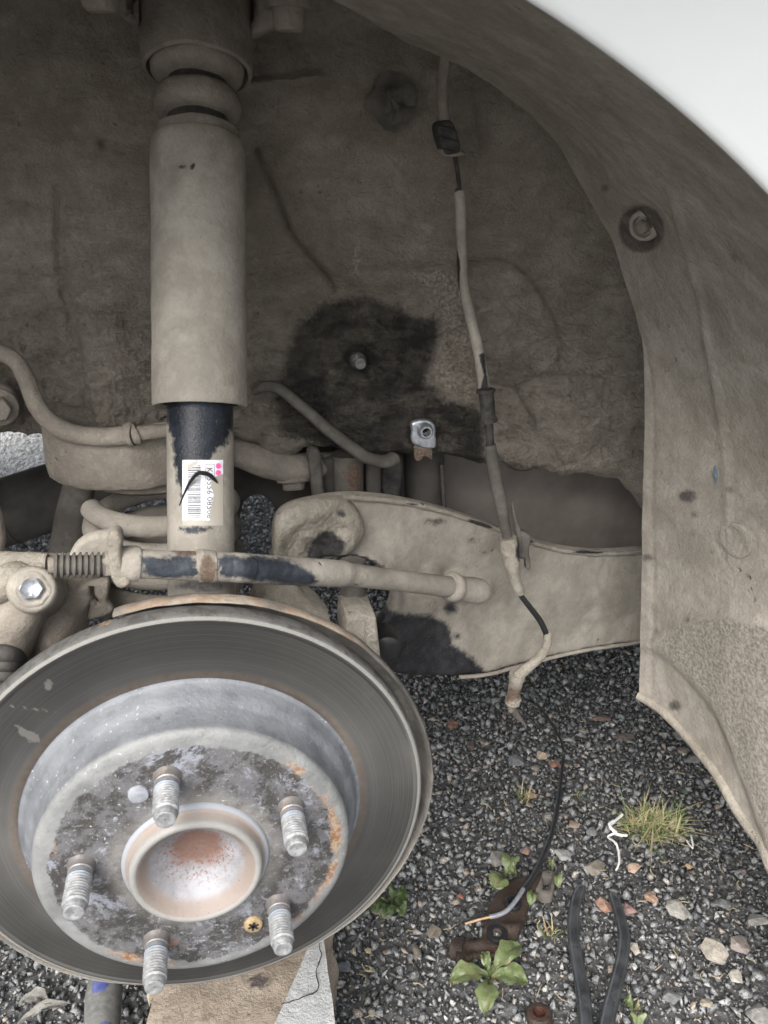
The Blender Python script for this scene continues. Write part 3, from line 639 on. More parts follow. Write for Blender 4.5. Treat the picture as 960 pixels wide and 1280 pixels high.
def mat_hat():
    m, t, p = NT('hat_coating'); v = pos(t); r, q, fl = radial(t, v)
    sp = t.nodes.new('ShaderNodeSeparateXYZ'); t.links.new(q, sp.inputs[0]); y = sp.outputs[1]
    n1 = noise(t, v, 60, 7, .65); n2 = noise(t, v, 420, 5, .7)
    wallc = mix(t, ramp(t, n1, .3, .7), (.112, .120, .131), (.172, .181, .194)); wallc = mix(t, ramp(t, n2, .68, .74), wallc, (.45, .46, .47)); wallc = mix(t, ramp(t, noise(t, v, 130, 5, .7), .62, .7), wallc, (.09, .09, .095))
    face = mix(t, ramp(t, n1, .3, .7), (.150, .153, .151), (.22, .223, .219))
    rw = mth(t, 'ADD', r, mth(t, 'MULTIPLY', mth(t, 'SUBTRACT', noise(t, v, 70, 6, .7), .5), .012))
    k = ramp(t, rw, .0735, .0720)
    dk = mix(t, ramp(t, noise(t, v, 75, 8, .75), .44, .56), (.045, .042, .040), (.115, .113, .118)); dk = mix(t, ramp(t, noise(t, v, 40, 8, .78, .6), .54, .62, 0, .85), dk, (.26, .27, .31)); dk = mix(t, ramp(t, n2, .57, .66), dk, (.20, .195, .195)); dk = mix(t, ramp(t, noise(t, v, 240, 6, .75), .58, .66), dk, (.035, .032, .031))
    dk = mix(t, ramp(t, noise(t, v, 48, 6, .7, .5), .64, .70), dk, (.22, .12, .07))
    c = mix(t, k, face, dk)
    # orange rust along the rim of the rusty zone on the right and lower left
    ring = mth(t, 'MULTIPLY', ramp(t, rw, .0705, .0725), ramp(t, rw, .0775, .0755)); sx = t.nodes.new('ShaderNodeSeparateXYZ'); t.links.new(fl, sx.inputs[0])
    side = mth(t, 'MAXIMUM', ramp(t, sx.outputs[0], .042, .060), mth(t, 'MULTIPLY', ramp(t, sx.outputs[0], -.012, -.03), ramp(t, sx.outputs[2], -.050, -.060)))
    side = mth(t, 'MULTIPLY', side, ramp(t, noise(t, v, 60, 5, .7), .44, .58)); c = mix(t, mth(t, 'MULTIPLY', ring, side), c, mix(t, ramp(t, noise(t, v, 260, 5, .7), .4, .6), (.20, .095, .05), (.32, .24, .165)))
    c = mix(t, mth(t, 'MULTIPLY', ramp(t, r, .049, .038), ramp(t, n1, .35, .6, .3, .9)), c, (.20, .19, .175))
    c = mix(t, ramp(t, y, .0030, .0045), c, wallc)
    c = mix(t, mth(t, 'MULTIPLY', ramp(t, noise(t, v, 26, 6, .7), .64, .70), ramp(t, y, .012, .002)), c, (.22, .13, .085))
    c = mix(t, mth(t, 'MULTIPLY', ramp(t, noise(t, v, 520, 2, .5), .67, .72), ramp(t, noise(t, v, 24, 3, .6), .45, .6)), c, (.42, .43, .45))
    c = mix(t, mth(t, 'MULTIPLY', ramp(t, noise(t, v, 90, 7, .75), .58, .66), .5), c, (.10, .095, .09))
    link(t, c, p.inputs['Base Color']); link(t, ramp(t, n1, .3, .7, .45, .7), p.inputs['Roughness']); p.inputs['Metallic'].default_value = .15
    bump(t, p, [(n2, .0003), (noise(t, v, 110, 7, .7), .0009)]); return m
M['rotor'] = mat_rotor(); M['hat'] = mat_hat()
disc = thing('brake_disc', 'bare brake disc with five wheel studs and rusty blotched hub face', 'brake disc', tuple(HUB))
YV = (0, 1, 0)
def lobed(th, h): return 1.0
MB().lathe(HUB, YV, [(.0300, .0925), (.0298, .0955), (.0302, .0975), (.0300, .1000)]+[(.0300+.00002*math.sin(k*2.1), .1000+.024*k/40) for k in range(1, 41)]+[(.0300, .1245), (.0293, .1252), (.0294, .1270), (.0304, .1290), (.0315, .1296), (.040, .1296), (.041, .129), (.041, .09)], 260).build('rotor', 'rotor', disc, stain=[ell(40, 886, 36, 2.2, rot=.14), [(14, 902), (26, 908), (50, 918), (50, 930), (36, 928), (24, 918)], ell(60, 856, 6, 8)], soft=3)
mb = MB().lathe(HUB, YV, [(.0015, .034), (0.0, .035), (0, .040), (0, .074), (.0003, .0765), (.0006, .0785), (.0018, .0805), (.0032, .0815), (.0055, .0818), (.009, .0822), (.016, .0835), (.0185, .0848), (.0205, .0868), (.024, .0885), (.0285, .0900), (.0300, .0912), (.0302, .094)], 220)
P = np.array(mb.v); rr_ = np.hypot(P[:, 0]-HUB[0], P[:, 2]-HUB[2]); P[:, 1] += np.where(rr_ < .076, fbm(P, 90, 4, 4)*.0006, 0); mb.v = [tuple(x) for x in P]
hat = mb.build('hat', 'hat', disc)
def mat_cap():
    m, t, p = NT('rust_freckled_hub_dish'); v = pos(t); r, q, fl = radial(t, v)
    sx = t.nodes.new('ShaderNodeSeparateXYZ'); t.links.new(q, sx.inputs[0])
    c = mix(t, ramp(t, noise(t, v, 60, 5, .6), .35, .65), (.18, .18, .188), (.26, .26, .275))
    ed = mth(t, 'MULTIPLY', ramp(t, r, .0225, .0265), ramp(t, r, .031, .0295)); c = mix(t, mth(t, 'MULTIPLY', ed, .8), c, (.20, .155, .125))
    vd = t.nodes.new('ShaderNodeVectorMath'); vd.operation = 'DISTANCE'; vd.inputs[1].default_value = tuple(HUB+np.array([.001, .0085, .004])); t.links.new(v, vd.inputs[0])
    dd = mth(t, 'ADD', vd.outputs['Value'], mth(t, 'MULTIPLY', mth(t, 'SUBTRACT', noise(t, v, 160, 6, .7), .5), .012)); c = mix(t, ramp(t, dd, .0185, .0095, 0, .92), c, mix(t, noise(t, v, 500, 5, .7), (.07, .042, .034), (.20, .115, .085)))
    fr = mth(t, 'MULTIPLY', ramp(t, noise(t, v, 620, 3, .6), .53, .60), ramp(t, vd.outputs['Value'], .030, .012)); c = mix(t, fr, c, (.15, .07, .05))
    c = mix(t, ramp(t, noise(t, v, 800, 2, .5), .68, .72), c, (.14, .08, .06))
    rim = ramp(t, r, .0298, .0304); c = mix(t, rim, c, mix(t, noise(t, v, 200, 5), (.19, .185, .172), (.26, .255, .243)))
    neck = mth(t, 'MULTIPLY', ramp(t, sx.outputs[1], -.0088, -.006), ramp(t, r, .0300, .0305)); c = mix(t, mth(t, 'MULTIPLY', neck, .85), c, mix(t, noise(t, v, 150, 5, .6), (.23, .16, .12), (.225, .215, .205)))
    c = mix(t, ramp(t, r, .0352, .0366), c, (.25, .26, .285))
    link(t, c, p.inputs['Base Color']); p.inputs['Roughness'].default_value = .62; p.inputs['Metallic'].default_value = .0; p.inputs['Specular IOR Level'].default_value = .35
    bump(t, p, [(noise(t, v, 500, 4, .6), .0002)]); return m
M['cap'] = mat_cap()
pf = [(.0085, .0003)]+[(.0085-.0165*(r/.0285)**2.4, r) for r in np.linspace(.002, .0288, 24)]+[(-.0090, .0296), (-.0098, .0304), (-.0101, .0318), (-.0096, .0330), (-.0080, .0339), (-.0030, .0342), (-.0022, .0352), (-.0020, .0368), (-.0008, .0378), (.0008, .0380)]
MB().lathe(HUB, YV, pf, 120).build('hub_centre', 'cap', disc)
def mat_stud():
    m, t, p = NT('zinc_stud'); v = pos(t); r, q, fl = radial(t, v); sx = t.nodes.new('ShaderNodeSeparateXYZ'); t.links.new(q, sx.inputs[0]); y = sx.outputs[1]
    n1 = noise(t, v, 300, 5, .65)
    c = mix(t, ramp(t, n1, .35, .65), (.24, .243, .245), (.40, .405, .41)); bl = mix(t, ramp(t, noise(t, v, 160, 4, .6), .4, .6), (.30, .335, .38), (.38, .40, .43))
    c = mix(t, mth(t, 'MULTIPLY', ramp(t, y, -.0135, -.0115), .8), c, bl); c = mix(t, mth(t, 'MULTIPLY', ramp(t, mth(t, 'ADD', y, mth(t, 'MULTIPLY', n1, .003)), -.0065, -.0035), .85), c, (.17, .148, .135))
    c = mix(t, ramp(t, noise(t, v, 120, 5, .7), .60, .68, 0, .7), c, (.36, .28, .22))
    link(t, c, p.inputs['Base Color']); p.inputs['Roughness'].default_value = .45; p.inputs['Metallic'].default_value = .5; bump(t, p, [(n1, .0003)]); return m
M['stud'] = mat_stud()
pf = [(.001, .0072), (-.0004, .0071), (-.0012, .0063), (-.0052, .0063), (-.0056, .0058), (-.0088, .0058)]
y_ = -.0092
while y_ > -.0262: pf += [(y_, .0062), (y_-.0003, .0062), (y_-.00085, .0050), (y_-.00110, .0050)]; y_ -= .0017
pf += [(-.0268, .0056), (-.0282, .0050), (-.0296, .0048), (-.0299, .0043), (-.0296, .0034), (-.0294, .0003)]
for k in range(5):
    th = rad(99.4)-k*2*math.pi/5
    MB().lathe(hubpt(.05715, th, 0), YV, pf, 28, a0=k, a1=k+2*math.pi).build('wheel_stud', 'stud', disc)
def face_at(u, v): P = PC(float(u), float(v), HUB[1]-.0005); return P
M['rusty_yellow'] = plain('yellow_rust', (.22, .145, .065), (.33, .25, .15), .7, 0, 300, .0006)
sc_ = MB().lathe(face_at(316.5, 1155), NEG, [(-.002, .0052), (.0010, .0052), (.0016, .0046), (.0016, .0018), (-.0006, .0014), (-.0006, .0002)], 24).disp(.0002, 500).build('retaining_screw', 'rusty_yellow', disc)
mb = MB()
for k in range(3):
    a = k*math.pi/3+.3; e = np.array([math.cos(a), 0, math.sin(a)]); mb.box(face_at(316.5, 1155)+NEG*.0013, e*.0060, np.cross(e, YV)*.0012, np.array([0, .0012, 0]))
mb.build('screw_recess_shade', 'black_hole', sc_)  # black star painted for the shade in the screw's recess
M['lilac'] = plain('pale_oxide', (.26, .275, .31), (.36, .37, .40), .5, .3, 300)
MB().lathe(face_at(173, 993), NEG, [(-.001, .0052), (.0006, .0050), (.0009, .0044), (.0009, .0002)], 26).disp(.0004, 300).build('screw_hole_plug', 'lilac', disc)
MB().lathe(face_at(145, 1024), NEG, [(-.0004, .0013), (.0004, .0012), (.0006, .0002)], 10).disp(.0003, 300).build('paint_fleck', 'zinc', disc)

# splash shield behind the disc
def mat_shield():
    m, t, p = NT('rusty_shield'); v = pos(t)
    c = mix(t, ramp(t, noise(t, v, 50, 6, .65), .35, .65), (.075, .070, .064), (.15, .138, .122)); 
    sx = t.nodes.new('ShaderNodeSeparateXYZ'); r, q, fl = radial(t, v); t.links.new(fl, sx.inputs[0])
    top = mth(t, 'MULTIPLY', ramp(t, sx.outputs[2], .085, .115), ramp(t, noise(t, v, 30, 6, .7), .30, .5)); c = mix(t, mth(t, 'MULTIPLY', top, ramp(t, r, .131, .133)), c, mix(t, ramp(t, noise(t, v, 120, 6, .7), .4, .6), (.34, .295, .24), (.26, .185, .13)))
    c = mix(t, ramp(t, sx.outputs[2], -.03, -.07, 0, .8), c, (.23, .215, .19))
    link(t, c, p.inputs['Base Color']); p.inputs['Roughness'].default_value = .85; bump(t, p, [(noise(t, v, 300, 6, .7), .001)]); return m
M['shield'] = mat_shield()
def rim(th, h):
    d = math.degrees(th) % 360; d = d-360 if d > 180 else d
    return 1+np.interp(d, [-180, -120, -90, -50, 0, 45, 90, 112, 180], [0, -.005, -.014, -.004, .008, -.004, -.030, -.030, 0])
a0_, a1_ = rad(-150), rad(103)
# axis -Y: angle measured so that th grows from +X towards +Z
def shieldmb():
    mb = MB(); pfs = [(.048, .085), (.0485, .128), (.047, .1318), (.043, .1340), (.036, .1352), (.0350, .1362), (.0365, .1370), (.044, .1362), (.050, .1335)]
    n = 160; G = []
    for y, r in pfs:
        row = []
        for k in range(n+1):
            th = a0_+(a1_-a0_)*k/n; e_ = fbm(np.array([th*14, r*90, 3.]), 1, 3, 8)*.0006 if r > .13 else 0
            lft = .0016*math.sin(th*9) if r > .13 else 0
            row.append(hubpt(r*rim(th, 0)+e_, th, y+lft*.3+.006*max(0, math.sin(th)-.6)))
        G.append(row)
    return mb.grid(np.array(G))
sh = thing('splash_shield', 'rusty thin splash shield curving round behind the brake disc', 'brake shield', tuple(HUB+np.array([0, .048, 0])))
shieldmb().build('shield_plate', 'shield', sh)

# ------------------------------------------------------------------ trailing arm (the long pale blade)
def yarm(u, v): return .505+.125*np.clip((u-345)/455, -.1, 1.1)
armpoly = [(344, 700), (341, 672), (346, 648), (362, 634), (392, 626), (425, 621), (460, 621), (500, 626), (550, 637), (600, 653), (640, 668), (680, 681), (720, 689), (760, 691), (830, 687), (860, 700), (868, 760), (850, 800), (790, 805), (720, 816), (660, 831), (610, 844), (560, 847), (500, 845), (460, 826), (430, 800), (395, 790), (360, 760)]
def arm_relief(u, v, P):
    r = fbm(P, 60, 4, 3)*.0012+fbm(P, 14, 3, 6)*.002
    r += .0035*gb(u, v, 570, 660, 130, 20)-.004*gb(u, v, 640, 770, 60, 50)
    d, _ = seg_dist(np.stack([u, v], -1), catmull([(470, 700), (520, 690), (600, 700), (660, 720), (740, 740), (820, 735)], 5), False); r += .004*np.exp(-(d/26)**2)
    s_ = sdist(np.stack([u, v], -1), catmull([(560, 716), (590, 712), (612, 722), (616, 738), (602, 750), (570, 750), (548, 742)], 5, True)); r += .005/(1+np.exp(-np.clip(s_/2, -20, 20)))
    s_ = sdist(np.stack([u, v], -1), ell(540, 712, 11, 11)); r += .0035/(1+np.exp(-np.clip(s_/1.5, -20, 20)))
    s_ = sdist(np.stack([u, v], -1), ell(535, 759, 10, 9)); r += .0035/(1+np.exp(-np.clip(s_/1.5, -20, 20)))
    s_ = sdist(np.stack([u, v], -1), ell(564, 761, 8, 7)); r -= .004/(1+np.exp(-np.clip(s_/1.2, -20, 20)))
    # neck round the hole
    s_ = -sdist(np.stack([u, v], -1), ell(438, 742, 58, 52, 40)); r += .005*np.exp(-(np.clip(s_, 0, 99)/7)**2)
    return r
arm = thing('trailing_arm', 'long pale mud-coated suspension arm running from behind the disc to the wheel arch', 'suspension arm', tuple(PC(600., 740., .58)))
arm_st = [[(500, 765), (540, 768), (562, 780), (566, 805), (590, 820), (608, 838), (604, 852), (440, 850), (430, 800), (470, 770), (480, 740), (486, 762)], ell(564, 761, 9, 8), ell(590, 676, 5, 3), ell(545, 652, 14, 3), ell(604, 690, 4, 2), ell(571, 795, 5, 4)]
plate(armpoly, yarm, .010, 3.2, .004, holes=[ell(438, 741, 53, 49, 40)], relief=arm_relief).build('arm_plate', 'mud_pale', arm, stain=arm_st, soft=12)
tp = [(430, 621), (500, 626), (550, 637), (600, 653), (640, 668), (680, 681), (720, 689), (760, 691), (830, 687)]
P = catmull(np.array([PC(float(u), float(v)+1, float(yarm(u, v))-.002) for u, v in tp]), 8); mb = MB().tube(P, .0022, 8); mb.disp(.0011, 90, 5).build('rolled_edge', 'mud_rough', arm, stain=[ell(600, 655, 18, 3, rot=.3), ell(655, 674, 14, 3, rot=.3), ell(735, 690, 22, 2.5), ell(520, 630, 12, 2)], soft=2)
bt = [(830, 797), (790, 805), (720, 816), (660, 831), (610, 844), (575, 847)]
P = catmull(np.array([PC(float(u), float(v)-1, float(yarm(u, v))) for u, v in bt]), 8); MB().tube(P, .0018, 8).disp(.0005, 90, 5).build('rolled_edge', 'mud_pale', arm)

# knuckle with the hooked lug
kn = thing('wheel_knuckle', 'rough cast knuckle with hooked lug, crusted with mud above the disc', 'knuckle', tuple(PC(390., 700., .47)))
hook = [(343, 712), (341, 680), (344, 655), (354, 642), (372, 634), (400, 627), (428, 627), (444, 636), (454, 650), (457, 666), (451, 682), (438, 692), (420, 697), (405, 700), (390, 712), (378, 730), (366, 745), (350, 745), (345, 728)]
def hook_rel(u, v, P):
    uv_ = np.stack([u, v], -1); d, _ = seg_dist(uv_, catmull([(352, 712), (352, 672), (368, 650), (400, 641), (428, 643), (441, 658), (439, 676), (428, 688)], 5), False)
    r = .0034*np.exp(-(d/9)**2)-.005*gb(u, v, 396, 686, 16, 12)+fbm(P, 80, 5, 3)*.0030+fbm(P, 240, 3, 8)*.0012+.003*dome(u, v, 430, 669, 8, 8)-.003*gb(u, v, 428, 640, 9, 6)+.0015*dome(u, v, 376, 685, 8)
    return r
plate(hook, lambda u, v: yarm(u, v)-.012, .012, 1.8, .0042, relief=hook_rel).build('hooked_lug', 'mud_rough', kn, stain=[[(392, 672), (404, 662), (416, 664), (424, 672), (434, 680), (430, 690), (412, 700), (384, 706), (384, 690)], ell(427, 642, 6, 4)], soft=9)
neck = [(346, 708), (382, 708), (374, 730), (380, 748), (394, 762), (408, 776), (410, 792), (322, 792), (320, 758), (332, 744), (342, 728)]
plate(neck, lambda u, v: .484-.0006*(v-712), .03, 2.4, .005, relief=lambda u, v, P: fbm(P, 70, 5, 3)*.002+.004*gb(u, v, 358, 730, 14, 40)).build('knuckle_leg', 'mud_rough', kn)
plate([(432, 772), (452, 767), (470, 772), (473, 800), (478, 840), (440, 840), (430, 800)], .455, .03, 2.5, .002, smoothpoly=False, relief=lambda u, v, P: fbm(P, 80, 4, 3)*.001+.002*((u > 455)*1.)).build('clamp_block', 'mud_rough', kn)
P, r = pathr([(441, 700, .49, .0085), (441, 735, .487, .0085), (442, 775, .483, .009)]); MB().tube(P, r, 18).disp(.0008, 100).build('link_post', 'dark_mud', kn)
MB().lathe(PC(484., 812., .500), NEG, [(-.02, .011), (0, .011), (.001, .010), (.001, .0003)], 24).build('dark_bush', 'black_plastic', kn)

# ------------------------------------------------------------------ toe link
def ytoe(u): return float(np.interp(u, [60, 300, 420, 605], [.396, .408, .445, .530]))
tl = thing('toe_link', 'slim tie rod crossing in front of the shock absorber, blue-black sleeve half covered in mud', 'tie rod', tuple(PC(330., 705., ytoe(330))))
def seg(rows, mat, name, parent=tl, n=28, d=.0004, **kw):
    P, r = pathr([(u, v, ytoe(u), r) for u, v, r in rows], 8); mb = MB().tube(P, r*np.interp(P[:, 0], [-.2, .05, .2], [.90, .93, 1.08]), n); mb.disp(d, 90, 3); return mb.build(name, mat, parent, **kw)
seg([(150, 704, .0096), (165, 704.5, .0102), (174, 705, .0096), (178, 705, .0084), (300, 710, .0088), (300.5, 710, .0088), (420, 717, .0088), (423, 717, .0084)], 'sleeve', 'sleeve', stain=[[(176, 698), (205, 693), (240, 693), (246, 700), (250, 722), (200, 724), (178, 718)], [(272, 694), (330, 694), (370, 700), (380, 712), (400, 722), (396, 734), (330, 728), (272, 722)]], soft=9, rust=[ell(238, 690, 20, 6)], rsoft=4)
seg([(248, 707.5, .0090), (250, 707.5, .0096), (266, 708.5, .0096), (268, 708.5, .0090)], 'mud_rough', 'clamp_ring', rust=[ell(259, 712, 12, 20)], rsoft=6, d=.0006)
seg([(418, 716, .0076), (424, 717, .0078), (500, 726, .0073), (560, 733.5, .0074), (566, 734, .0078)], 'mud_pale', 'thin_rod', stain=[ell(444, 729, 3, 3)], soft=2)
seg([(560, 733, .0084), (563, 733.5, .0105), (567, 734, .0108), (572, 735, .0088), (598, 739, .0092), (606, 741, .006)], 'mud_pale', 'end_ferrule', d=.0008)
P, r = pathr([(60, 707, .396, .004), (152, 704, .400, .004)]); MB().tube(P, .0042, 12).build('threaded_shaft', 'mud', tl)
rows = []
for k in range(9): u = 67+k*7.6; rows += [(u, 707-.02*(u-60), .0053), (u+2.2, 707-.02*(u-60), .0071), (u+4.2, 707-.02*(u-60), .0071), (u+5.8, 707-.02*(u-60), .0053)]
P = np.array([PC(float(u), float(v), ytoe(u)) for u, v, _ in rows]); MB().tube(P, [x[2]*.93 for x in rows], 22).disp(.0003, 100).build('threads', 'dark_mud', tl)
MB().tube([PC(130., 705., .399), PC(141., 704.5, .400)], .0072, 6).build('lock_nut', 'mud', tl)
# hanger bracket the rod passes through
hb_ = thing('hanger_bracket', 'rounded pale bracket plate behind the threaded end of the tie rod', 'bracket', tuple(PC(120., 690., .455)))
plate([(86, 706), (89, 690), (100, 677), (118, 669), (140, 667), (150, 672), (152, 690), (150, 706), (120, 708)], .425, .006, 2.5, .003, relief=lambda u, v, P: fbm(P, 70, 4, 3)*.001).build('rounded_plate', 'mud_pale', hb_)
plate([(136, 668), (146, 666), (153, 676), (152, 694), (158, 712), (164, 728), (158, 738), (146, 738), (138, 726), (134, 712), (126, 706), (133, 698), (132, 684)], .392, .010, 2.2, .0035, relief=lambda u, v, P: fbm(P, 90, 4, 5)*.0014).build('flange', 'mud_rough', hb_)

# ------------------------------------------------------------------ casting with the shiny bolt, lower left
lc = thing('caliper_carrier', 'thick cast arm at the left edge with a bright bolt head in its boss', 'cast arm', tuple(PC(50., 780., .42)))
cast = [(-60, 752), (-20, 745), (30, 738), (70, 738), (95, 742), (116, 750), (112, 772), (104, 800), (60, 830), (20, 870), (-60, 930)]
def crel(u, v, P): return .022*gb(u, v, 60, 790, 48, 60)+.012*gb(u, v, -10, 770, 40, 60)+fbm(P, 50, 5, 3)*.0016-.010*gb(u, v, 25, 800, 14, 40)
plate(cast, lambda u, v: .455+0*u, .05, 3.5, .016, relief=crel).build('casting', 'mud', lc)
bc_ = PC(40., 737., .415); bax = np.array([.12, -.86, .50]); bax /= np.linalg.norm(bax)
mb = MB().lathe(bc_, bax, [(-.045, .0150), (-.02, .0128), (-.003, .0124), (-.0008, .0114), (0, .0100), (0, .0003)], 36); mb.disp(.0012, 60); mb.build('boss', 'mud_pale', lc)
mb = MB().lathe(bc_, bax, [(0, .0096), (.0008, .0094), (.0014, .0078), (.0010, .0070), (.0010, .0002)], 30).disp(.0012, 160); mb.build('paint_ring', 'mud_pale', lc)
mb = MB().lathe(bc_+bax*.0015, bax, [(-.001, .0064), (.0020, .0062), (.0026, .0054), (.0014, .0042), (.0012, .0003)], 30, rfun=lambda th, h: 1-.10*abs(math.sin(3*th))).disp(.0010, 200).build('bolt', 'zinc', lc)
P, r = pathr([(-30, 742, .44, .010), (0, 732, .43, .0095), (20, 724, .43, .0095), (36, 720, .435, .008)]); MB().tube(P, r, 20).disp(.0014, 60).build('stub', 'mud_rough', lc)
P, r = pathr([(-20, 705, .45, .006), (20, 702, .44, .0056), (60, 703, .437, .005)]); MB().tube(P, r, 14).disp(.001, 90).build('shaft_end', 'mud_rough', lc)
P, r = pathr([(40, 740, .432, .0118), (26, 765, .432, .0135), (6, 796, .428, .016), (-20, 836, .42, .019), (-60, 890, .42, .02)]); MB().tube(P, r, 28).disp(.002, 50).disp(.0006, 200).build('cast_rib', 'mud', lc)
plate([(94, 738), (130, 726), (137, 732), (135, 752), (142, 764), (132, 772), (112, 776), (104, 772), (100, 756)], .458, .005, 2.2, .002, holes=[[(112, 735), (117, 734), (118, 746), (124, 754), (122, 757), (113, 750)]], relief=lambda u, v, P: fbm(P, 70, 4, 3)*.001).build('slotted_tab', 'mud', lc)
for k in range(3):
    P, r = pathr([(-40, 816+k*13, .398, .0045), (0, 816+k*13, .392, .0045), (18, 820+k*12, .398, .0045), (24, 826+k*12, .41, .0045)]); MB().tube(P, r, 12).build('rubber_fold', 'rubber', lc)

# ------------------------------------------------------------------ coil spring
cs = PC(203., 640., .560); ht_ = []
for k in range(0, 4*48+1):
    a = 2*math.pi*k/48; ht_.append((cs[0]+.0475*math.cos(a+rad(200)), cs[1]+.0475*math.sin(a+rad(200)), cs[2]+.013-.0195*(a/(2*math.pi))))
sp_ = MB().tube(ht_, .0072, 16); sp_.disp(.0005, 80)
tag(sp_.build('coil_spring', 'mud_pale', None, loc=tuple(cs)), 'pale coil spring compressed under the round spring seat, left of the shock absorber', 'spring')

# ------------------------------------------------------------------ things beyond, seen through the gaps
ds = thing('rear_strut', 'dark flat strut leaning behind the coil spring on the left', 'strut', tuple(PC(80., 650., .68)))
plate([(82, 588), (122, 588), (112, 640), (96, 720), (54, 720), (66, 650)], lambda u, v: .68+0*u, .03, 4, .008, smoothpoly=False, relief=lambda u, v, P: fbm(P, 30, 3, 3)*.001).build('strut_plate', 'dark_mud', ds)
mf = thing('exhaust_silencer', 'dark silencer drum hanging under the car at the left edge', 'silencer', tuple(PC(0., 630., 1.0)))
e0 = PC(-260., 655., 1.05); e1 = PC(140., 606., 1.05)
c0 = PC(-200., 706., 1.05); c1 = PC(85., 615., 1.05)
MB().tube([c0, c1+(c1-c0)*.4], .043, 40).build('drum', 'under', mf)
mb = MB(); d_ = (c1-c0)/np.linalg.norm(c1-c0); mb.lathe(c0+(c1-c0)*.74, d_, [(-.002, .0432), (0, .0446), (.002, .0432)], 48); mb.build('seam', 'under', mf)
sf = thing('subframe', 'shadowed subframe panel with arched opening right of the shock absorber', 'subframe', tuple(PC(330., 640., .62)))
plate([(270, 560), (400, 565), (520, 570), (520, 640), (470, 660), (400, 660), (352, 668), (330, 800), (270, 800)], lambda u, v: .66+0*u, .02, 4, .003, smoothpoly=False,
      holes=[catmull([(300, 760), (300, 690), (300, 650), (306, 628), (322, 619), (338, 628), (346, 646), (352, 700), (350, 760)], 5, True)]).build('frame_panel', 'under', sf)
P, r = pathr([(270, 556, .62, .010), (300, 566, .615, .0115), (330, 578, .61, .012), (360, 584, .61, .012), (384, 584, .615, .011), (420, 580, .63, .010)]); MB().tube(P, r, 22).disp(.0015, 60).build('cross_tube', 'mud', sf)
bolt(sf, PC(367., 600., .612), (0, -.3, -1), .009, .008, 'mud')
plate([(386, 566), (400, 566), (404, 600), (408, 640), (396, 640), (390, 610)], .598, .012, 2, .002, relief=lambda u, v, P: fbm(P, 80, 3, 3)*.002).build('strap', 'dark_mud', sf)
bb = thing('arm_bush', 'brown rusty bush block between two dark cheeks above the pale arm', 'bush', tuple(PC(436., 600., .6)))
mb = MB().lathe(PC(435., 600., .615), (0.02, 0, 1), [(-.03, .0001), (-.03, .0128), (-.01, .0125), (.01, .0125), (.022, .0128), (.022, .0001)], 30); mb.disp(.0014, 70).build('bush_sleeve', 'dark_mud', bb, rust=[ell(444, 598, 16, 26)], rsoft=14)
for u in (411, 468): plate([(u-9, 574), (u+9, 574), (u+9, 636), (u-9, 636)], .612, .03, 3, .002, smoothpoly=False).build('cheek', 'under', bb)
plate([(478, 575), (500, 568), (505, 600), (494, 640), (476, 640)], .62, .03, 3, .004).build('rubber_buffer', 'rubber', bb)
P, r = pathr([(529, 520, .66, .012), (530, 600, .66, .012), (532, 650, .66, .012)]); MB().tube(P, r*1.5, 20).build('bolt_tube', 'under', bb)
P, r = pathr([(552, 580, .64, .002), (556, 640, .64, .002)]); MB().tube(P, r, 8).build('dark_wire', 'under', bb)

# pipes and hoses
P, r = pathr([(-30, 432, .555, .0055), (0, 441, .555, .0055), (20, 452, .555, .0055), (33, 475, .555, .0056), (46, 506, .553, .0058), (66, 530, .549, .006), (95, 543, .543, .0062), (130, 546, .538, .0062), (164, 543, .535, .0062)], 8)
hose = thing('brake_hose', 'curved mud-covered hose at the left edge, ending beside the shock absorber', 'hose', tuple(P[0]))
MB().tube(P, r, 18).disp(.0008, 70).build('hose_tube', 'mud', hose)
P, r = pathr([(158, 543.5, .534, .0064), (160, 543, .534, .0078), (168, 542.5, .533, .0078), (169, 542.5, .533, .0055), (200, 539, .533, .0048), (212, 538, .533, .0048)]); MB().tube(P, r, 18).disp(.0008, 80).build('hose_end', 'mud', hose)
P, r = pathr([(318, 489, .592, .004), (336, 483, .586, .0048), (352, 488, .583, .005), (380, 511, .580, .0052), (410, 537, .577, .0054), (440, 560, .576, .0056), (462, 573, .577, .0056), (482, 577, .582, .0058), (492, 573, .590, .0058)])
tag(MB().tube(P, r, 14, flat=.8).disp(.0008, 80).build('curved_rod', 'dark_mud', None, loc=tuple(P[0])), 'thin dark curved rod lying across the oily patch of the wheel arch', 'rod')
tb = thing('body_bracket', 'muddy bracket plate with a hexagon bolt at the left edge', 'bracket', tuple(PC(0., 510., .57)))
plate([(-30, 478), (4, 484), (18, 496), (21, 516), (14, 530), (-30, 540)], .575, .008, 3, .004, relief=lambda u, v, P: fbm(P, 60, 3, 3)*.001).build('bracket_plate', 'mud', tb)
bolt(tb, PC(-2., 509., .574), (0.2, -1, 0), .0085, .009, 'mud')
P, r = pathr([(2, 560, .57, .004), (12, 565, .57, .004)])
# loops hanging at the left edge
P, r = pathr([(-36, 606, .5, .006), (-16, 634, .5, .0065), (-7, 670, .5, .0065), (-10, 700, .5, .006)]); tag(MB().tube(P, r, 16).disp(.001, 60).build('bent_pipe', 'mud', None, loc=tuple(P[0])), 'pale bent pipe just inside the left edge above the cast arm', 'pipe')
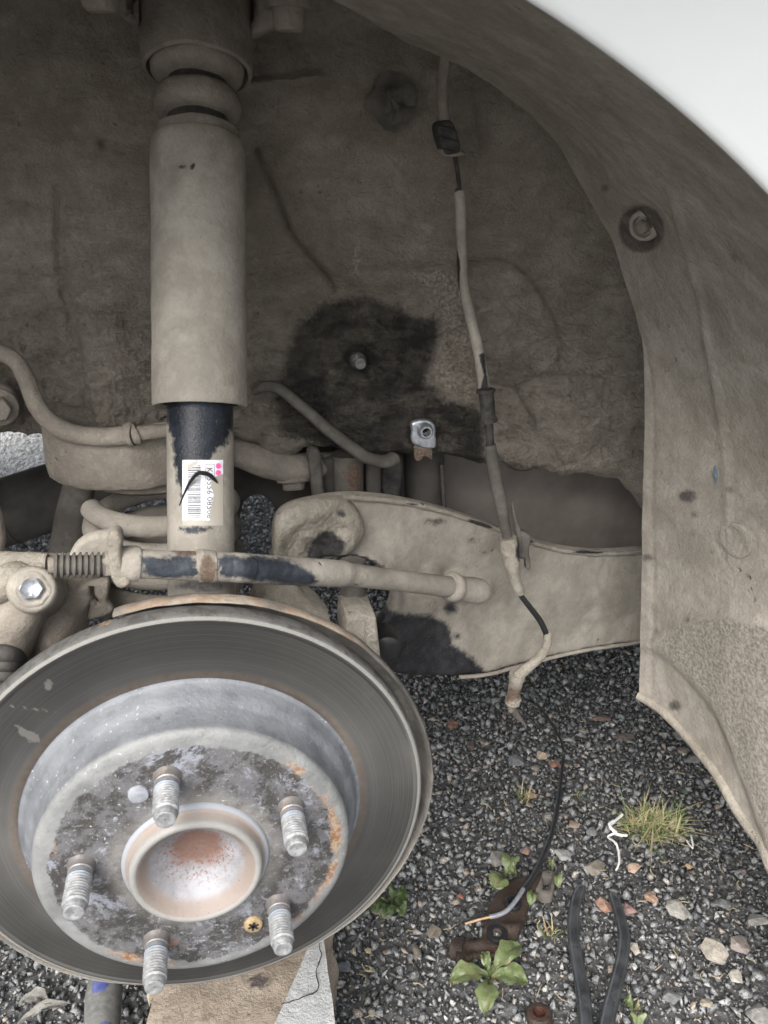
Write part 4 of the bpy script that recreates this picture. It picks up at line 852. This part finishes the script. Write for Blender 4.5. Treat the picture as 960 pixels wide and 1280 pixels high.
# top region fixings
tf_ = thing('strut_top_bolts', 'dark hanging bolts either side of the strut top, high in the wheel arch', 'bolts', tuple(PC(360., 20., .5)))
mb = MB().lathe(PC(360., -6., .50), (0, 0, -1), [(-.03, .014), (0, .013), (.006, .0125), (.006, .009), (.014, .0085), (.016, .007), (.016, .0003)], 24); mb.disp(.001, 80).build('bolt', 'mud', tf_)
mb = MB().lathe(PC(123., -14., .50), (0, 0, -1), [(-.03, .012), (0, .011), (.008, .009), (.010, .007), (.010, .0003)], 20); mb.disp(.001, 80).build('bolt', 'mud', tf_)
plate([(120, -60), (420, -60), (380, 8), (330, 40), (312, 40), (312, -10), (172, -10), (172, 30), (140, 0)], .545, .02, 5, .004, relief=lambda u, v, P: fbm(P, 40, 4, 3)*.003).build('tower_flange', 'mud', tf_)

# ------------------------------------------------------------------ wheel speed sensor cable
wc = thing('sensor_cable', 'thin sensor cable with grommets and clips hanging down the wheel arch wall', 'cable', tuple(PC(580., 300., .58)))
P, r = pathr([(558, 60, .54, .0032), (555, 84, .552, .0034), (553, 120, .56, .0034), (558, 158, .566, .0032)]); MB().tube(P, r, 14).disp(.0005, 90).build('upper_sheath', 'mud', wc)
P, r = pathr([(566, 180, .572, .0015), (572, 215, .576, .0015), (575, 245, .578, .0015)]); MB().tube(P, r, 8).build('bare_wire', 'rubber', wc)
plate([(547, 156), (566, 152), (576, 186), (568, 192), (556, 190)], .560, .014, 2, .002, relief=lambda u, v, P: .0015*(np.abs(((v-u*.3) % 14)-7) < 2)).build('cable_clip', 'rubber', wc)
plate([(552, 186), (578, 188), (580, 194), (560, 196)], .562, .008, 2, .0015).build('clip_foot', 'mud', wc)
P, r = pathr([(574, 242, .577, .003), (575, 246, .576, .0037), (577, 300, .574, .0038), (579, 350, .572, .0038), (586, 385, .568, .0038), (594, 420, .565, .0039), (601, 455, .562, .0042), (606, 492, .560, .0040)])
MB().tube(P, r, 16).disp(.0006, 90).build('sheath', 'mud_pale', wc, stain=[[(598, 445), (606, 440), (612, 500), (598, 500), (604, 470)], [(568, 300), (576, 330), (574, 380), (570, 340)]], soft=3)
P = path3([(607, 485, .556), (611, 528, .554)]); a_ = P[-1]-P[0]; Lg = np.linalg.norm(a_)
MB().lathe(P[0], a_, [(0, .003), (.001, .0065), (.003, .0066), (.004, .0052), (Lg*.55, .0050), (Lg*.85, .0052), (Lg*.88, .0062), (Lg, .0060), (Lg+.001, .003)], 20, rfun=lambda th, h: 1+.05*math.sin(6*th)).disp(.0005, 100).build('grommet', 'rubber', wc)
P, r = pathr([(611, 525, .554, .0030), (613, 560, .553, .0031)]); MB().tube(P, r, 12).build('bare_wire', 'rubber', wc)
P, r = pathr([(612, 556, .553, .0046), (616, 580, .552, .0048), (622, 612, .550, .0050), (627, 635, .549, .0048), (631, 655, .548, .0040), (635, 676, .548, .0038)]); MB().tube(P, r, 16).disp(.0005, 60).build('rubber_sleeve', 'dark_mud', wc)
P, r = pathr([(635, 672, .546, .0062), (637, 688, .545, .0070), (638, 697, .545, .0062), (640, 707, .545, .0066), (643, 720, .545, .0050), (648, 738, .546, .0042), (650, 743, .546, .0034)]); MB().tube(P, r, 16).disp(.0012, 110).build('connector', 'mud_rough', wc, stain=[ell(650, 690, 6, 12)], soft=4)
plate([(650, 668), (656, 666), (664, 672), (662, 688), (664, 710), (659, 712), (657, 700), (648, 696)], .555, .006, 1.8, .001).disp(.0005, 100).build('metal_clip', 'dark_mud', wc)
P, r = pathr([(640, 626, .556, .0008), (643, 645, .556, .0018), (648, 668, .556, .0022), (652, 690, .556, .001)]); MB().tube(P, r, 8).disp(.001, 150).build('zip_tie', 'dark_mud', wc)
P, r = pathr([(649, 742, .546, .0021), (660, 756, .545, .0023), (675, 776, .545, .0024), (684, 795, .545, .0024)]); MB().tube(P, r, 12).build('black_wire', 'black_plastic', wc)
P, r = pathr([(684, 790, .545, .0034), (684, 806, .546, .0040), (674, 822, .548, .0040), (660, 834, .55, .0044), (650, 842, .552, .0050), (646, 848, .553, .0052)]); MB().tube(P, r, 14).disp(.0007, 90).build('lower_sheath', 'mud_rough', wc)
P = path3([(647, 842, .553), (640, 880, .556)]); a_ = P[-1]-P[0]; Lg = np.linalg.norm(a_)
MB().lathe(P[0], a_, [(0, .003), (0, .0068), (.005, .0072), (.007, .0060), (Lg*.5, .0056), (Lg*.78, .0058), (Lg*.8, .0070), (Lg*.95, .0066), (Lg, .0042), (Lg+.006, .0036), (Lg+.010, .0005)], 20).disp(.0009, 120).build('plug', 'mud_rough', wc, rust=[ell(640, 868, 14, 10)], rsoft=6)
P, r = pathr([(641, 883, .557, .003), (645, 893, .558, .0032), (655, 904, .56, .0012), (658, 908, .56, .0006)]); MB().tube(P, r, 8).build('frayed_end', 'dark_mud', wc)

# ------------------------------------------------------------------ wire and rusty bracket on the ground
wp = [(672, 880, .17), (694, 912, .10), (704, 936, .045), (702, 965, .030), (698, 1000, .022), (690, 1040, .022), (678, 1072, .026), (664, 1100, .032), (655, 1112, .034)]
P = catmull(np.array([GP(float(u), float(v), z) for u, v, z in wp]), 8)
wire = thing('broken_wire', 'thin black wire running down over the gravel onto the rusty bracket, copper end bare', 'wire', tuple(P[0]))
MB().tube(P, np.interp(np.linspace(0, 1, len(P)), [0, .3, .55, 1], [.0012, .0018, .0030, .0036]), 10).build('thick_wire', 'black_plastic', wire)
P = catmull(np.array([GP(float(u), float(v), z) for u, v, z in [(655, 1110, .034), (646, 1124, .034), (634, 1138, .032), (622, 1144, .030), (612, 1146, .029)]]), 8); M['grey_wire'] = plain('grey_wire', (.14, .15, .17), (.2, .21, .23), .35); MB().tube(P, .0023, 10).build('thin_wire', 'grey_wire', wire)
P = catmull(np.array([GP(float(u), float(v), z) for u, v, z in [(613, 1145, .029), (596, 1149, .027), (580, 1154, .025)]]), 8); MB().tube(P, .0022, 8).build('wire_jacket', 'black_plastic', wire)
M['copper'] = plain('bare_copper', (.30, .18, .10), (.46, .32, .19), .5, .3); MB().tube(P+np.array([.0004, -.0016, .0008]), .0014, 8).build('bare_core', 'copper', wire)
M['oily_rust'] = dirt('oily_brown_metal', (.030, .022, .018), (.055, .040, .032), stain=((.012, .011, .011), .35), rust=(.10, .045, .032), rough=.38, grit=.0004, lump=.002, speck=.3)
rb = thing('rusty_bracket', 'oily dark brown bracket with two rubber bushes lying on the gravel', 'bracket', tuple(GP(620., 1140., 0)))
gm = lambda a, b, y, o: GP(a, b, y)+np.stack([0*o, 0*o, -o], -1)
bp_ = [(666, 1092), (678, 1088), (672, 1106), (664, 1120), (658, 1145), (648, 1168), (636, 1186), (622, 1193), (606, 1193), (594, 1193), (586, 1200), (578, 1204), (570, 1200), (572, 1180), (580, 1174), (600, 1172), (603, 1160), (606, 1144), (612, 1130), (620, 1116), (634, 1100), (650, 1094)]
plate(bp_, .022, .006, 1.8, .002, mapf=gm, relief=lambda u, v, P: .004*gb(u, v, 630, 1160, 40, 6)-.003*gb(u, v, 600, 1186, 20, 5)).build('bracket_plate', 'oily_rust', rb, rust=[ell(622, 1154, 9, 3), ell(620, 1188, 14, 4)], rsoft=4)
for u, v, r in ((641, 1133, .0085), (621, 1171, .0105)):
    bsh = MB().lathe(GP(float(u), float(v), .020), (0, 0, 1), [(0, r), (.006, r), (.0068, r*.85), (.0065, r*.55), (.002, r*.5), (.002, .0003)], 28); bsh.disp(.0005, 120).build('rubber_bush', 'black_plastic', rb); MB().lathe(GP(float(u), float(v), .0225), (0, 0, 1), [(0, r*.36), (.002, r*.34), (.0024, r*.2), (.0012, .0003)], 14).disp(.0012, 200).build('bush_pin', 'dull_zinc', rb)
MB().lathe(GP(566., 1186., .012), GP(586., 1190., .016)-GP(566., 1186., .012), [(0, .0088), (.001, .0105), (.009, .0105), (.013, .010), (.013, .0075), (0.002, .007), (.001, .0001)], 22).disp(.0005, 100).build('end_eye', 'oily_rust', rb)
plate([(676, 1087), (693, 1088), (693, 1110), (688, 1118), (676, 1116), (664, 1104), (668, 1092)], .020, .012, 1.5, .002, mapf=gm, holes=[[(679, 1096), (689, 1096), (688, 1110), (679, 1110)]]).build('loop_end', M['dark_mud'], rb)

# ------------------------------------------------------------------ cutter handles
M['grip'] = plain('black_dipped_grip', (.024, .025, .028), (.055, .058, .062), .30, 0, 60, .0002, .5, .2)
pl = thing('cutter_pliers', 'pair of long black plier handles lying open on the gravel', 'pliers', tuple(GP(745., 1350., 0)))
def gpath(pts, n=8): return catmull(np.array([GP(float(a), float(b), c) for a, b, c in pts]), n)
P = gpath([(728, 1108, .022), (721, 1122, .022), (717, 1146, .022), (717, 1172, .022), (722, 1206, .023), (728, 1238, .024), (733, 1280, .026), (738, 1330, .028), (744, 1372, .03)])
MB().tube(P, np.interp(np.linspace(0, 1, len(P)), [0, .04, .1, .5, 1], [.003, .0048, .0056, .0062, .0075]), 16).build('handle', 'grip', pl)
P = gpath([(764, 1117, .020), (770, 1130, .022), (776, 1150, .022), (780, 1172, .022), (777, 1202, .023), (769, 1235, .024), (759, 1276, .026), (752, 1330, .028), (748, 1372, .03)])
MB().tube(P, np.interp(np.linspace(0, 1, len(P)), [0, .04, .1, .5, 1], [.003, .0048, .0056, .0062, .0075]), 16).build('handle', 'grip', pl)
MB().lathe(GP(731., 1106., .022), GP(731., 1100., .022)-GP(729., 1112., .022), [(-.004, .003), (0, .0032), (.003, .0028), (.004, .0003)], 10).build('bare_tip', 'zinc', pl)
M['steel'] = plain('tool_steel', (.18, .18, .18), (.28, .28, .28), .4, .8)
MB().lathe(GP(746., 1380., .014), (0, 0, 1), [(0, .0003), (0, .017), (.016, .017), (.018, .008), (.018, .0003)], 28).build('pivot', 'steel', pl)
P = gpath([(744, 1380, .022), (738, 1420, .02), (745, 1465, .018)]); MB().tube(P, np.linspace(.010, .004, len(P)), 12).build('jaw', 'steel', pl)
P = gpath([(749, 1380, .022), (756, 1420, .02), (747, 1465, .018)]); MB().tube(P, np.linspace(.010, .004, len(P)), 12).build('jaw', 'steel', pl)

# ------------------------------------------------------------------ blocks under the hub
def block(topx, z0, z1, name, mat, amp, label, cat, sub=22, **kw):
    T = np.array([GP(float(a), float(b), z1)[:2] for a, b in topx]); mb = MB(); n = sub
    def bil(s, t): return (T[0]*(1-s)+T[1]*s)*(1-t)+(T[3]*(1-s)+T[2]*s)*t
    g = np.linspace(0, 1, n)
    top = np.array([[(*bil(s, t), z1) for t in g] for s in g]); mb.grid(top)
    for k in range(4):
        a, b = T[k], T[(k+1) % 4]; mb.grid(np.array([[(*(a*(1-s)+b*s), z0+(z1-z0)*t) for t in g] for s in g]))
    mb.disp(amp, 35, 7, 5); o = mb.build(name, mat, None, loc=(*T.mean(0), z0), **kw); return tag(o, label, cat)
M['wood'] = dirt('weathered_timber', (.24, .195, .15), (.38, .32, .255), stain=((.06, .05, .045), .8), grit=.0010, lump=.004, speck=.5)
M['concrete'] = dirt('pale_concrete', (.36, .37, .37), (.50, .50, .49), stain=((.12, .12, .115), .8), grit=.0010, lump=.003, speck=.4)
block([(150, 1420), (345, 1330), (418, 1150), (205, 1210)], 0, .118, 'support_block', 'wood', .004, 'rough tan block propping up the hub under the brake disc', 'block', stain=[ell(325, 1227, 16, 9)], soft=5)
cb = thing('concrete_slab', 'cracked pale concrete slab standing right of the tan block under the disc', 'slab', tuple(GP(390., 1290., 0)))
def prism(px, z0, z1, mat, name, parent, amp=.002, **kw):
    T = np.array([GP(float(a), float(b), z1)[:2] for a, b in px]); mb = MB(); g = np.linspace(0, 1, 16)
    top = np.array([[(*((T[0]*(1-s)+T[1]*s)*(1-t)+(T[3]*(1-s)+T[2]*s)*t), z1) for t in g] for s in g]); mb.grid(top)
    for k in range(4):
        a, b = T[k], T[(k+1) % 4]; mb.grid(np.array([[(*(a*(1-s)+b*s), z0+(z1-z0)*t) for t in g] for s in g]))
    mb.disp(amp, 30, 9, 5); return mb.build(name, mat, parent, **kw)
prism([(330, 1310), (424, 1320), (404, 1170), (388, 1176)], 0, .124, 'concrete', 'slab_body', cb, stain=None)
P = gpath([(398, 1178, .127), (400, 1196, .127), (396, 1215, .127), (398, 1236, .127), (384, 1243, .127), (366, 1250, .127), (352, 1254, .127)]); MB().tube(P, .00045, 6).disp(.003, 90).build('crack', 'black_hole', cb)  # crack drawn as a black line, its inner shade painted

# screwdriver handle, lower left
M['grey_grip'] = plain('grey_rubber_grip', (.10, .10, .095), (.16, .16, .15), .6, 0, 200, .0003)
M['blue_grip'] = plain('blue_rubber_inlay', (.05, .062, .19), (.10, .115, .26), .5, 0, 120, .0003)
P = gpath([(131, 1170, .05), (131, 1210, .055), (131, 1232, .058), (129, 1256, .06), (127, 1300, .06), (126, 1380, .05)], 6)
sdv = thing('screwdriver', 'grey screwdriver handle with blue inlays poking out below the disc', 'screwdriver', tuple(GP(130., 1300., 0)))
MB().tube(P, np.interp(np.linspace(0, 1, len(P)), [0, .3, .5, .65, 1], [.010, .014, .0155, .0150, .013]), 24).build('handle_grip', 'grey_grip', sdv)
for (u, v, a, b, z) in ((127, 1238, .0090, .017, .0735), (127, 1300, .0100, .020, .0740)):
    c = GP(float(u), float(v), z-.004); ax = GP(u+0., v-10., .06)-GP(u+0., v+10., .06); ax /= np.linalg.norm(ax); sd_ = np.cross(ax, (0, 0, 1)); MBx = MB(); G = []
    for i in range(13):
        ph = math.pi*i/12; G.append([c+ax*b*math.cos(ph)+math.sin(ph)*(sd_*a*math.cos(t)+np.array([0, 0, 1])*.0060*math.sin(t)) for t in np.linspace(0, 2*math.pi, 17)])
    MBx.grid(np.array(G)).build('blue_inlay', 'blue_grip', sdv)
MB().tube(gpath([(131, 1172, .05), (132, 1130, .035), (134, 1080, .015)]), .003, 12).build('blade', 'steel', sdv)

# ------------------------------------------------------------------ loose stones one can point at
def stone(u, v, w_px, h_px, col, label, cat='stone', seed=0, z=.006, group=None, flat=.5):
    c = GP(float(u), float(v), z); d_ = np.linalg.norm(c-CAM); k = d_/FPX; V, F = hull(15, 300+seed, 1.0)
    V = V/np.abs(V).max(0); rx = w_px*k/2; rz = h_px*k/2; sx = Rv; sy = np.array([math.sin(YAW), math.cos(YAW), 0])
    P = c+V[:, :1]*rx*sx+V[:, 1:2]*rz*1.15*sy+V[:, 2:]*min(rx, rz)*flat*np.array([0, 0, 1])
    key = 'stone_%d' % (hash(col) % 99999)
    if key not in M: M[key] = plain('stone_%d' % len(M), tuple((x*.8+sum(col)/15)*.42 for x in col), tuple((x*.8+sum(col)/15)*.74 for x in col), .7, 0, 180, .0008, .3, 0, tuple(min(1, x*1.25+.03) for x in col))
    mb = MB().add(P, F); o = mb.build('stone', key, None, loc=tuple(c), smooth=False, bevel=.0008); tag(o, label, cat, group or 'pale and coloured stones among the gravel'); return o
ST = [(893, 1188, 28, 30, (.62, .55, .45), 'smooth cream stone on the right, largest of the pale stones'), (850, 1137, 30, 24, (.50, .48, .42), 'grey-white two-toned stone right of the orange stone beside the plier handle'),
      (813, 1122, 17, 15, (.62, .37, .24), 'orange stone halfway between plier handles and two-toned stone'), (755, 1131, 20, 20, (.52, .29, .20), 'orange-brown stone between the two plier handles'),
      (786, 1137, 18, 18, (.42, .25, .22), 'reddish stone touching the right plier handle'), (743, 1085, 28, 20, (.36, .32, .26), 'brownish flat stone just above the left plier handle tip'),
      (793, 1085, 16, 14, (.58, .40, .28), 'small orange-tan stone below the grass tuft'), (702, 1068, 26, 14, (.48, .48, .46), 'whitish jagged stone right of the wire, above the bracket'),
      (677, 943, 15, 16, (.62, .48, .32), 'tan wedge-shaped stone high in the gravel left of the wire'), (693, 955, 16, 12, (.40, .20, .14), 'dark red stone touching the wire'),
      (670, 961, 13, 11, (.34, .31, .26), 'dull beige stone under the tan wedge-shaped stone'), (665, 995, 13, 12, (.60, .40, .25), 'orange pebble beside the tiny weed sprig'),
      (661, 1006, 8, 8, (.45, .36, .28), 'small brown pebble below the orange pebble'), (717, 1030, 14, 11, (.42, .30, .22), 'brown pebble just right of the wire bend'), (657, 1063, 12, 12, (.40, .23, .18), 'rusty-red pebble left of the wire near the bracket'),
      (624, 1073, 22, 22, (.36, .34, .30), 'round grey stone above the green leaf beside the bracket'), (543, 1165, 19, 18, (.30, .25, .20), 'round brown stone left of the bracket'), (790, 1184, 14, 15, (.58, .52, .42), 'cream stone touching the lower right plier handle'),
      (920, 1220, 14, 16, (.62, .58, .48), 'small cream stone below the largest pale stone'), (925, 1180, 22, 22, (.46, .38, .34), 'pinkish grey stone near the right edge'), (946, 1153, 30, 22, (.38, .36, .33), 'wide grey-brown stone at the right edge'),
      (885, 1255, 18, 13, (.48, .42, .31), 'tan stone near the bottom right corner'), (950, 1272, 26, 30, (.48, .46, .42), 'big grey stone cut by the bottom right corner'), (792, 1208, 8, 8, (.62, .62, .60), 'tiny white pebble below the right plier handle bend'),
      (861, 1083, 9, 8, (.62, .42, .20), 'tiny orange pebble below right of the grass'), (541, 1143, 8, 8, (.60, .56, .46), 'tiny cream pebble above the round brown stone'), (674, 1167, 9, 8, (.58, .57, .55), 'tiny white pebble right of the bracket'),
      (460, 1188, 9, 7, (.62, .50, .30), 'tiny yellow pebble near the disc edge'), (575, 1121, 9, 6, (.62, .22, .10), 'bright orange speck of stone left of the bracket'), (465, 1265, 9, 11, (.58, .52, .42), 'cream pebble near the bottom, right of the slab'),
      (565, 905, 13, 16, (.28, .14, .10), 'dark red stone beside the disc in the shade'), (752, 898, 26, 9, (.26, .16, .13), 'flat dark red stone in the shade below the arm'), (778, 920, 30, 10, (.24, .18, .16), 'flat brownish stone in the shade right of the wire'),
      (710, 925, 16, 9, (.42, .42, .41), 'whitish pebble in the shade right of the wire'), (868, 950, 28, 12, (.34, .34, .33), 'grey-white slab stone beside the liner edge'), (852, 938, 15, 11, (.30, .25, .21), 'brown stone beside the liner edge'), (855, 920, 20, 14, (.26, .26, .25), 'grey stone tucked under the liner edge'),
      (590, 932, 14, 14, (.16, .12, .10), 'dark brown stone in the shade near the disc'), (644, 950, 22, 16, (.24, .25, .26), 'blue-grey stone in the shade below the plug'), (520, 1190, 8, 20, (.34, .28, .20), 'narrow tan chip left of the bracket'),
      (430, 1208, 16, 12, (.20, .22, .25), 'blue-grey stone right of the slab'), (480, 1190, 4, 4, (.5, .2, .1), 'minute red chip near the disc edge'), (740, 1040, 14, 12, (.30, .31, .32), 'grey stone left of the white string'),
      (612, 1255, 18, 12, (.17, .17, .18), 'dark stone under the weed rosette'), (840, 1245, 22, 18, (.24, .25, .25), 'grey stone in the lower right gravel'), (905, 1130, 20, 14, (.26, .27, .27), 'grey stone near the right gravel edge')]
for k, (u, v, a, b, c, l) in enumerate(ST): stone(u, v, a, b, c, l, seed=k)
stone(188, 1245, 8, 20, (.60, .52, .36), 'pale wood chip beside the tan block', 'wood chip', 91, .06, 'x'); 
o = [x for x in C.objects if x.get('label') == 'pale wood chip beside the tan block'][0]; o.name = 'wood_chip'; del o['group']
nutc = GP(674., 1268., .008); nu_ = MB().lathe(nutc, (0, .1, 1), [(-.006, .012), (.001, .012), (.003, .0105), (.003, .006), (-.004, .0055), (-.004, .0003)], 24); nu_.disp(.0006, 100)
tag(nu_.build('rusty_nut', 'oily_rust', None, loc=tuple(nutc), rust=[ell(674, 1266, 12, 8)], rsoft=5), 'rusty round nut lying at the bottom edge under the weed rosette', 'nut')

# ------------------------------------------------------------------ plants
def mat_leaf(name, a, b, c):
    m, t, p = NT(name); v = pos(t); n1 = noise(t, v, 120, 5, .6)
    col = mix(t, ramp(t, n1, .3, .7), a, b); col = mix(t, ramp(t, noise(t, v, 90, 6, .75), .52, .66, 0, .8), col, c); link(t, col, p.inputs['Base Color'])
    p.inputs['Roughness'].default_value = .5; p.inputs['Subsurface Weight'].default_value = .08; bump(t, p, [(noise(t, v, 300, 4, .6), .0006)]); return m
M['leaf'] = mat_leaf('weed_leaf', (.080, .108, .038), (.140, .170, .072), (.20, .155, .085)); M['leaf_dark'] = mat_leaf('shaded_leaf', (.03, .055, .015), (.06, .09, .028), (.09, .07, .04))  # second leaf tone is darkened, with shade painted into its green
def leaf(parent, u0, v0, u1, v1, wpx, mat, z0=.014, z1=.020, name='leaf', arch=.010):
    a, b = GP(float(u0), float(v0), z0), GP(float(u1), float(v1), z1); ax = b-a; L_ = np.linalg.norm(ax); ax /= L_; sd2 = np.cross(ax, (0, 0, 1)); sd2 /= np.linalg.norm(sd2)
    wm = wpx*np.linalg.norm(a-CAM)/FPX/2; G = []; se = (u0*7+v1*3) % 17
    for i in range(15):
        s_ = i/14; wd = wm*(.16+(math.sin(math.pi*min(1, s_**1.5*1.02))**.8 if s_ > .05 else 0)) if s_ < .98 else .0006
        wob = 1+.10*math.sin(s_*22+se)
        G.append([a+ax*L_*s_+np.array([0, 0, 1])*(arch*math.sin(math.pi*s_)+.0035*abs(t)-.001*math.sin(9*t+s_*12))+sd2*wd*t*wob for t in np.linspace(-1, 1, 7)])
    G = np.array(G); G = G+np.stack([0*G[..., 0], 0*G[..., 0], fbm(G, 90, 3, 5)*.004], -1); mb = MB().grid(G).grid(G-np.array([0, 0, .0006]), True); return mb.build(name, mat, parent, recalc=False)
wr_ = thing('weed_rosette', 'green weed with five broad leaves below the rusty bracket', 'weed', tuple(GP(612., 1222., 0)))
for a in ((612, 1224, 562, 1226, 22), (612, 1224, 600, 1192, 11), (614, 1222, 650, 1182, 21), (614, 1226, 660, 1230, 23), (611, 1228, 606, 1268, 20)): leaf(wr_, *a, 'leaf')
wk = thing('weed_clump', 'green weed leaves sticking out behind the rusty bracket', 'weed', tuple(GP(636., 1105., 0)))
for a in ((632, 1098, 640, 1072, 18), (630, 1100, 618, 1114, 20), (630, 1098, 646, 1096, 14), (668, 1120, 662, 1134, 10), (692, 1098, 698, 1110, 10), (690, 1092, 686, 1082, 8)): leaf(wk, *a, 'leaf')
wd_ = thing('shaded_weed', 'dark green weed on the gravel close to the disc edge', 'weed', tuple(GP(488., 1135., 0)))
for a in ((488, 1134, 462, 1142, 20), (488, 1134, 478, 1152, 18), (488, 1132, 510, 1128, 20), (488, 1132, 500, 1116, 18), (490, 1136, 506, 1148, 14)): leaf(wd_, *a, 'leaf_dark')
ws = thing('seedling', 'small two-leaved seedling at the bottom edge beside the plier handles', 'seedling', tuple(GP(793., 1272., 0)))
for a in ((790, 1270, 778, 1256, 10), (792, 1274, 798, 1284, 14), (791, 1272, 802, 1266, 8)): leaf(ws, *a, 'leaf')
M['twig'] = plain('dry_straw', (.26, .20, .11), (.42, .35, .21), .8)
def blade(mb, a, d, L_, w_, curl, n=6):
    a = np.array(a); d = np.array(d)/np.linalg.norm(d); s_ = np.cross(d, (0.1, 0, 1)); s_ /= np.linalg.norm(s_); G = []
    for i in range(n):
        t = i/(n-1); p_ = a+d*L_*t+np.array([d[0]*.6, d[1]*.6, -1])*curl*L_*t*t; ww = w_*(1-t**1.6)+.00008; G.append([p_-s_*ww, p_+np.array([0, 0, ww*.5]), p_+s_*ww])
    mb.grid(np.array(G))
def sprig(u, v, name, label, cat, n, hgt, mats=('leaf',), rsp=.006):
    c = GP(float(u), float(v), .004); t_ = thing(name, label, cat, tuple(c)); r_ = random.Random(int(u))
    for m_ in mats:
        mb = MB()
        for k in range(n):
            a = r_.uniform(0, 6.28); blade(mb, c+np.array([r_.uniform(-rsp, rsp), r_.uniform(-rsp, rsp), 0]), (math.cos(a)*.6, math.sin(a)*.6, 1), hgt*r_.uniform(.5, 1), .0009, r_.uniform(.1, .4))
        mb.build('blades', m_, t_, recalc=False)['kind'] = 'stuff'
sprig(655, 1000, 'weed_sprig', 'tiny green and red sprig beside the orange pebble', 'weed', 12, .030, ('leaf', 'twig'))
sprig(726, 1000, 'grass_sprig', 'few short green blades on the gravel right of the wire', 'grass', 8, .028)
sprig(686, 1168, 'straw_sprig', 'small dry sprig right of the rusty bracket', 'weed', 9, .026, ('twig', 'leaf'))
sprig(100, 690, 'grass_sprig', 'green blades growing far under the car at the left', 'grass', 26, .06, ('leaf',), .03)
M['grass_g'] = plain('green_grass', (.10, .17, .045), (.20, .27, .09), .6, 0, 90); M['grass_y'] = plain('dry_grass', (.40, .34, .18), (.58, .52, .32), .7, 0, 90)
gc = GP(815., 1038., .0); gt = thing('grass_tuft', 'tuft of mixed green and straw-coloured grass on the gravel', 'grass', tuple(gc)); r_ = random.Random(5)
for m_, n_b in (('grass_g', 190), ('grass_y', 190)):
    mb = MB()
    for k in range(n_b):
        a = r_.uniform(0, 6.28); rr2 = .026*math.sqrt(r_.random()); b0 = gc+np.array([rr2*math.cos(a)*1.35, rr2*math.sin(a)*.8, .002]); a2 = a+r_.gauss(0, 1.3); til = r_.uniform(.2, 1.5)
        blade(mb, b0, (math.cos(a2)*til, math.sin(a2)*til*.8, .9), r_.uniform(.014, .034)*(1.5 if r_.random() < .12 else 1), r_.uniform(.0004, .0008), r_.uniform(.05, .5), 7)
    if m_ == 'grass_y':
        for k in range(12):
            a = r_.uniform(0, 6.28); blade(mb, gc+np.array([0, 0, .012]), (math.cos(a), math.sin(a), .12), r_.uniform(.05, .09), .0005, .05, 8)
    o = mb.build('grass_blades', m_, gt, recalc=False); o['kind'] = 'stuff'
M['string'] = plain('white_string', (.62, .62, .60), (.75, .75, .73), .8)
P = gpath([(774, 1022, .020), (762, 1034, .014), (770, 1040, .020), (760, 1046, .012), (768, 1052, .016), (773, 1062, .014), (774, 1078, .014), (770, 1088, .012)]); st_ = thing('white_string', 'scrap of crumpled white string beside the grass tuft', 'string', tuple(P[0]))
MB().tube(P, .0013, 6).disp(.0008, 200).build('strand', 'string', st_)
P = gpath([(784, 1044, .014), (770, 1042, .018), (762, 1030, .022), (772, 1024, .02), (778, 1018, .02)]); MB().tube(P, .0016, 6).disp(.001, 200).build('strand', 'string', st_)
P = gpath([(858, 1050, .014), (866, 1060, .018), (864, 1044, .018)]); tag(MB().tube(P, .0009, 6).disp(.0008, 200).build('string_scrap', 'string', None, loc=tuple(P[0])), 'short curl of white string at the right of the grass tuft', 'string')
# dry leaf at lower left
M['dry'] = plain('dry_pale_leaf', (.15, .145, .13), (.25, .24, .22), .8, 0, 120, .0006)
dl = thing('dry_leaf', 'crumpled pale dry leaf on the gravel left of the screwdriver', 'leaf', tuple(GP(50., 1255., .01)))
for a in ((24, 1258, 62, 1254, 15), (22, 1284, 84, 1256, 9)): leaf(dl, *a, 'dry', .012, .016)

# dry bits of straw and root lying about
mb = MB(); r_ = random.Random(21)
for k in range(120):
    u = r_.uniform(430, 960); v = r_.uniform(880, 1290); c = GP(u, v, .010+r_.uniform(0, .004)); a = r_.uniform(0, 6.28); L_ = r_.uniform(.004, .015); d = np.array([math.cos(a), math.sin(a), r_.uniform(-.1, .25)])
    bnd = np.array([-d[1], d[0], 0])*r_.uniform(-.3, .3)*L_
    mb.tube(catmull(np.array([c, c+d*L_*.5+bnd, c+d*L_]), 3), r_.uniform(.0003, .0006), 5)
mb.build('straw_litter', 'twig', None)['kind'] = 'stuff'
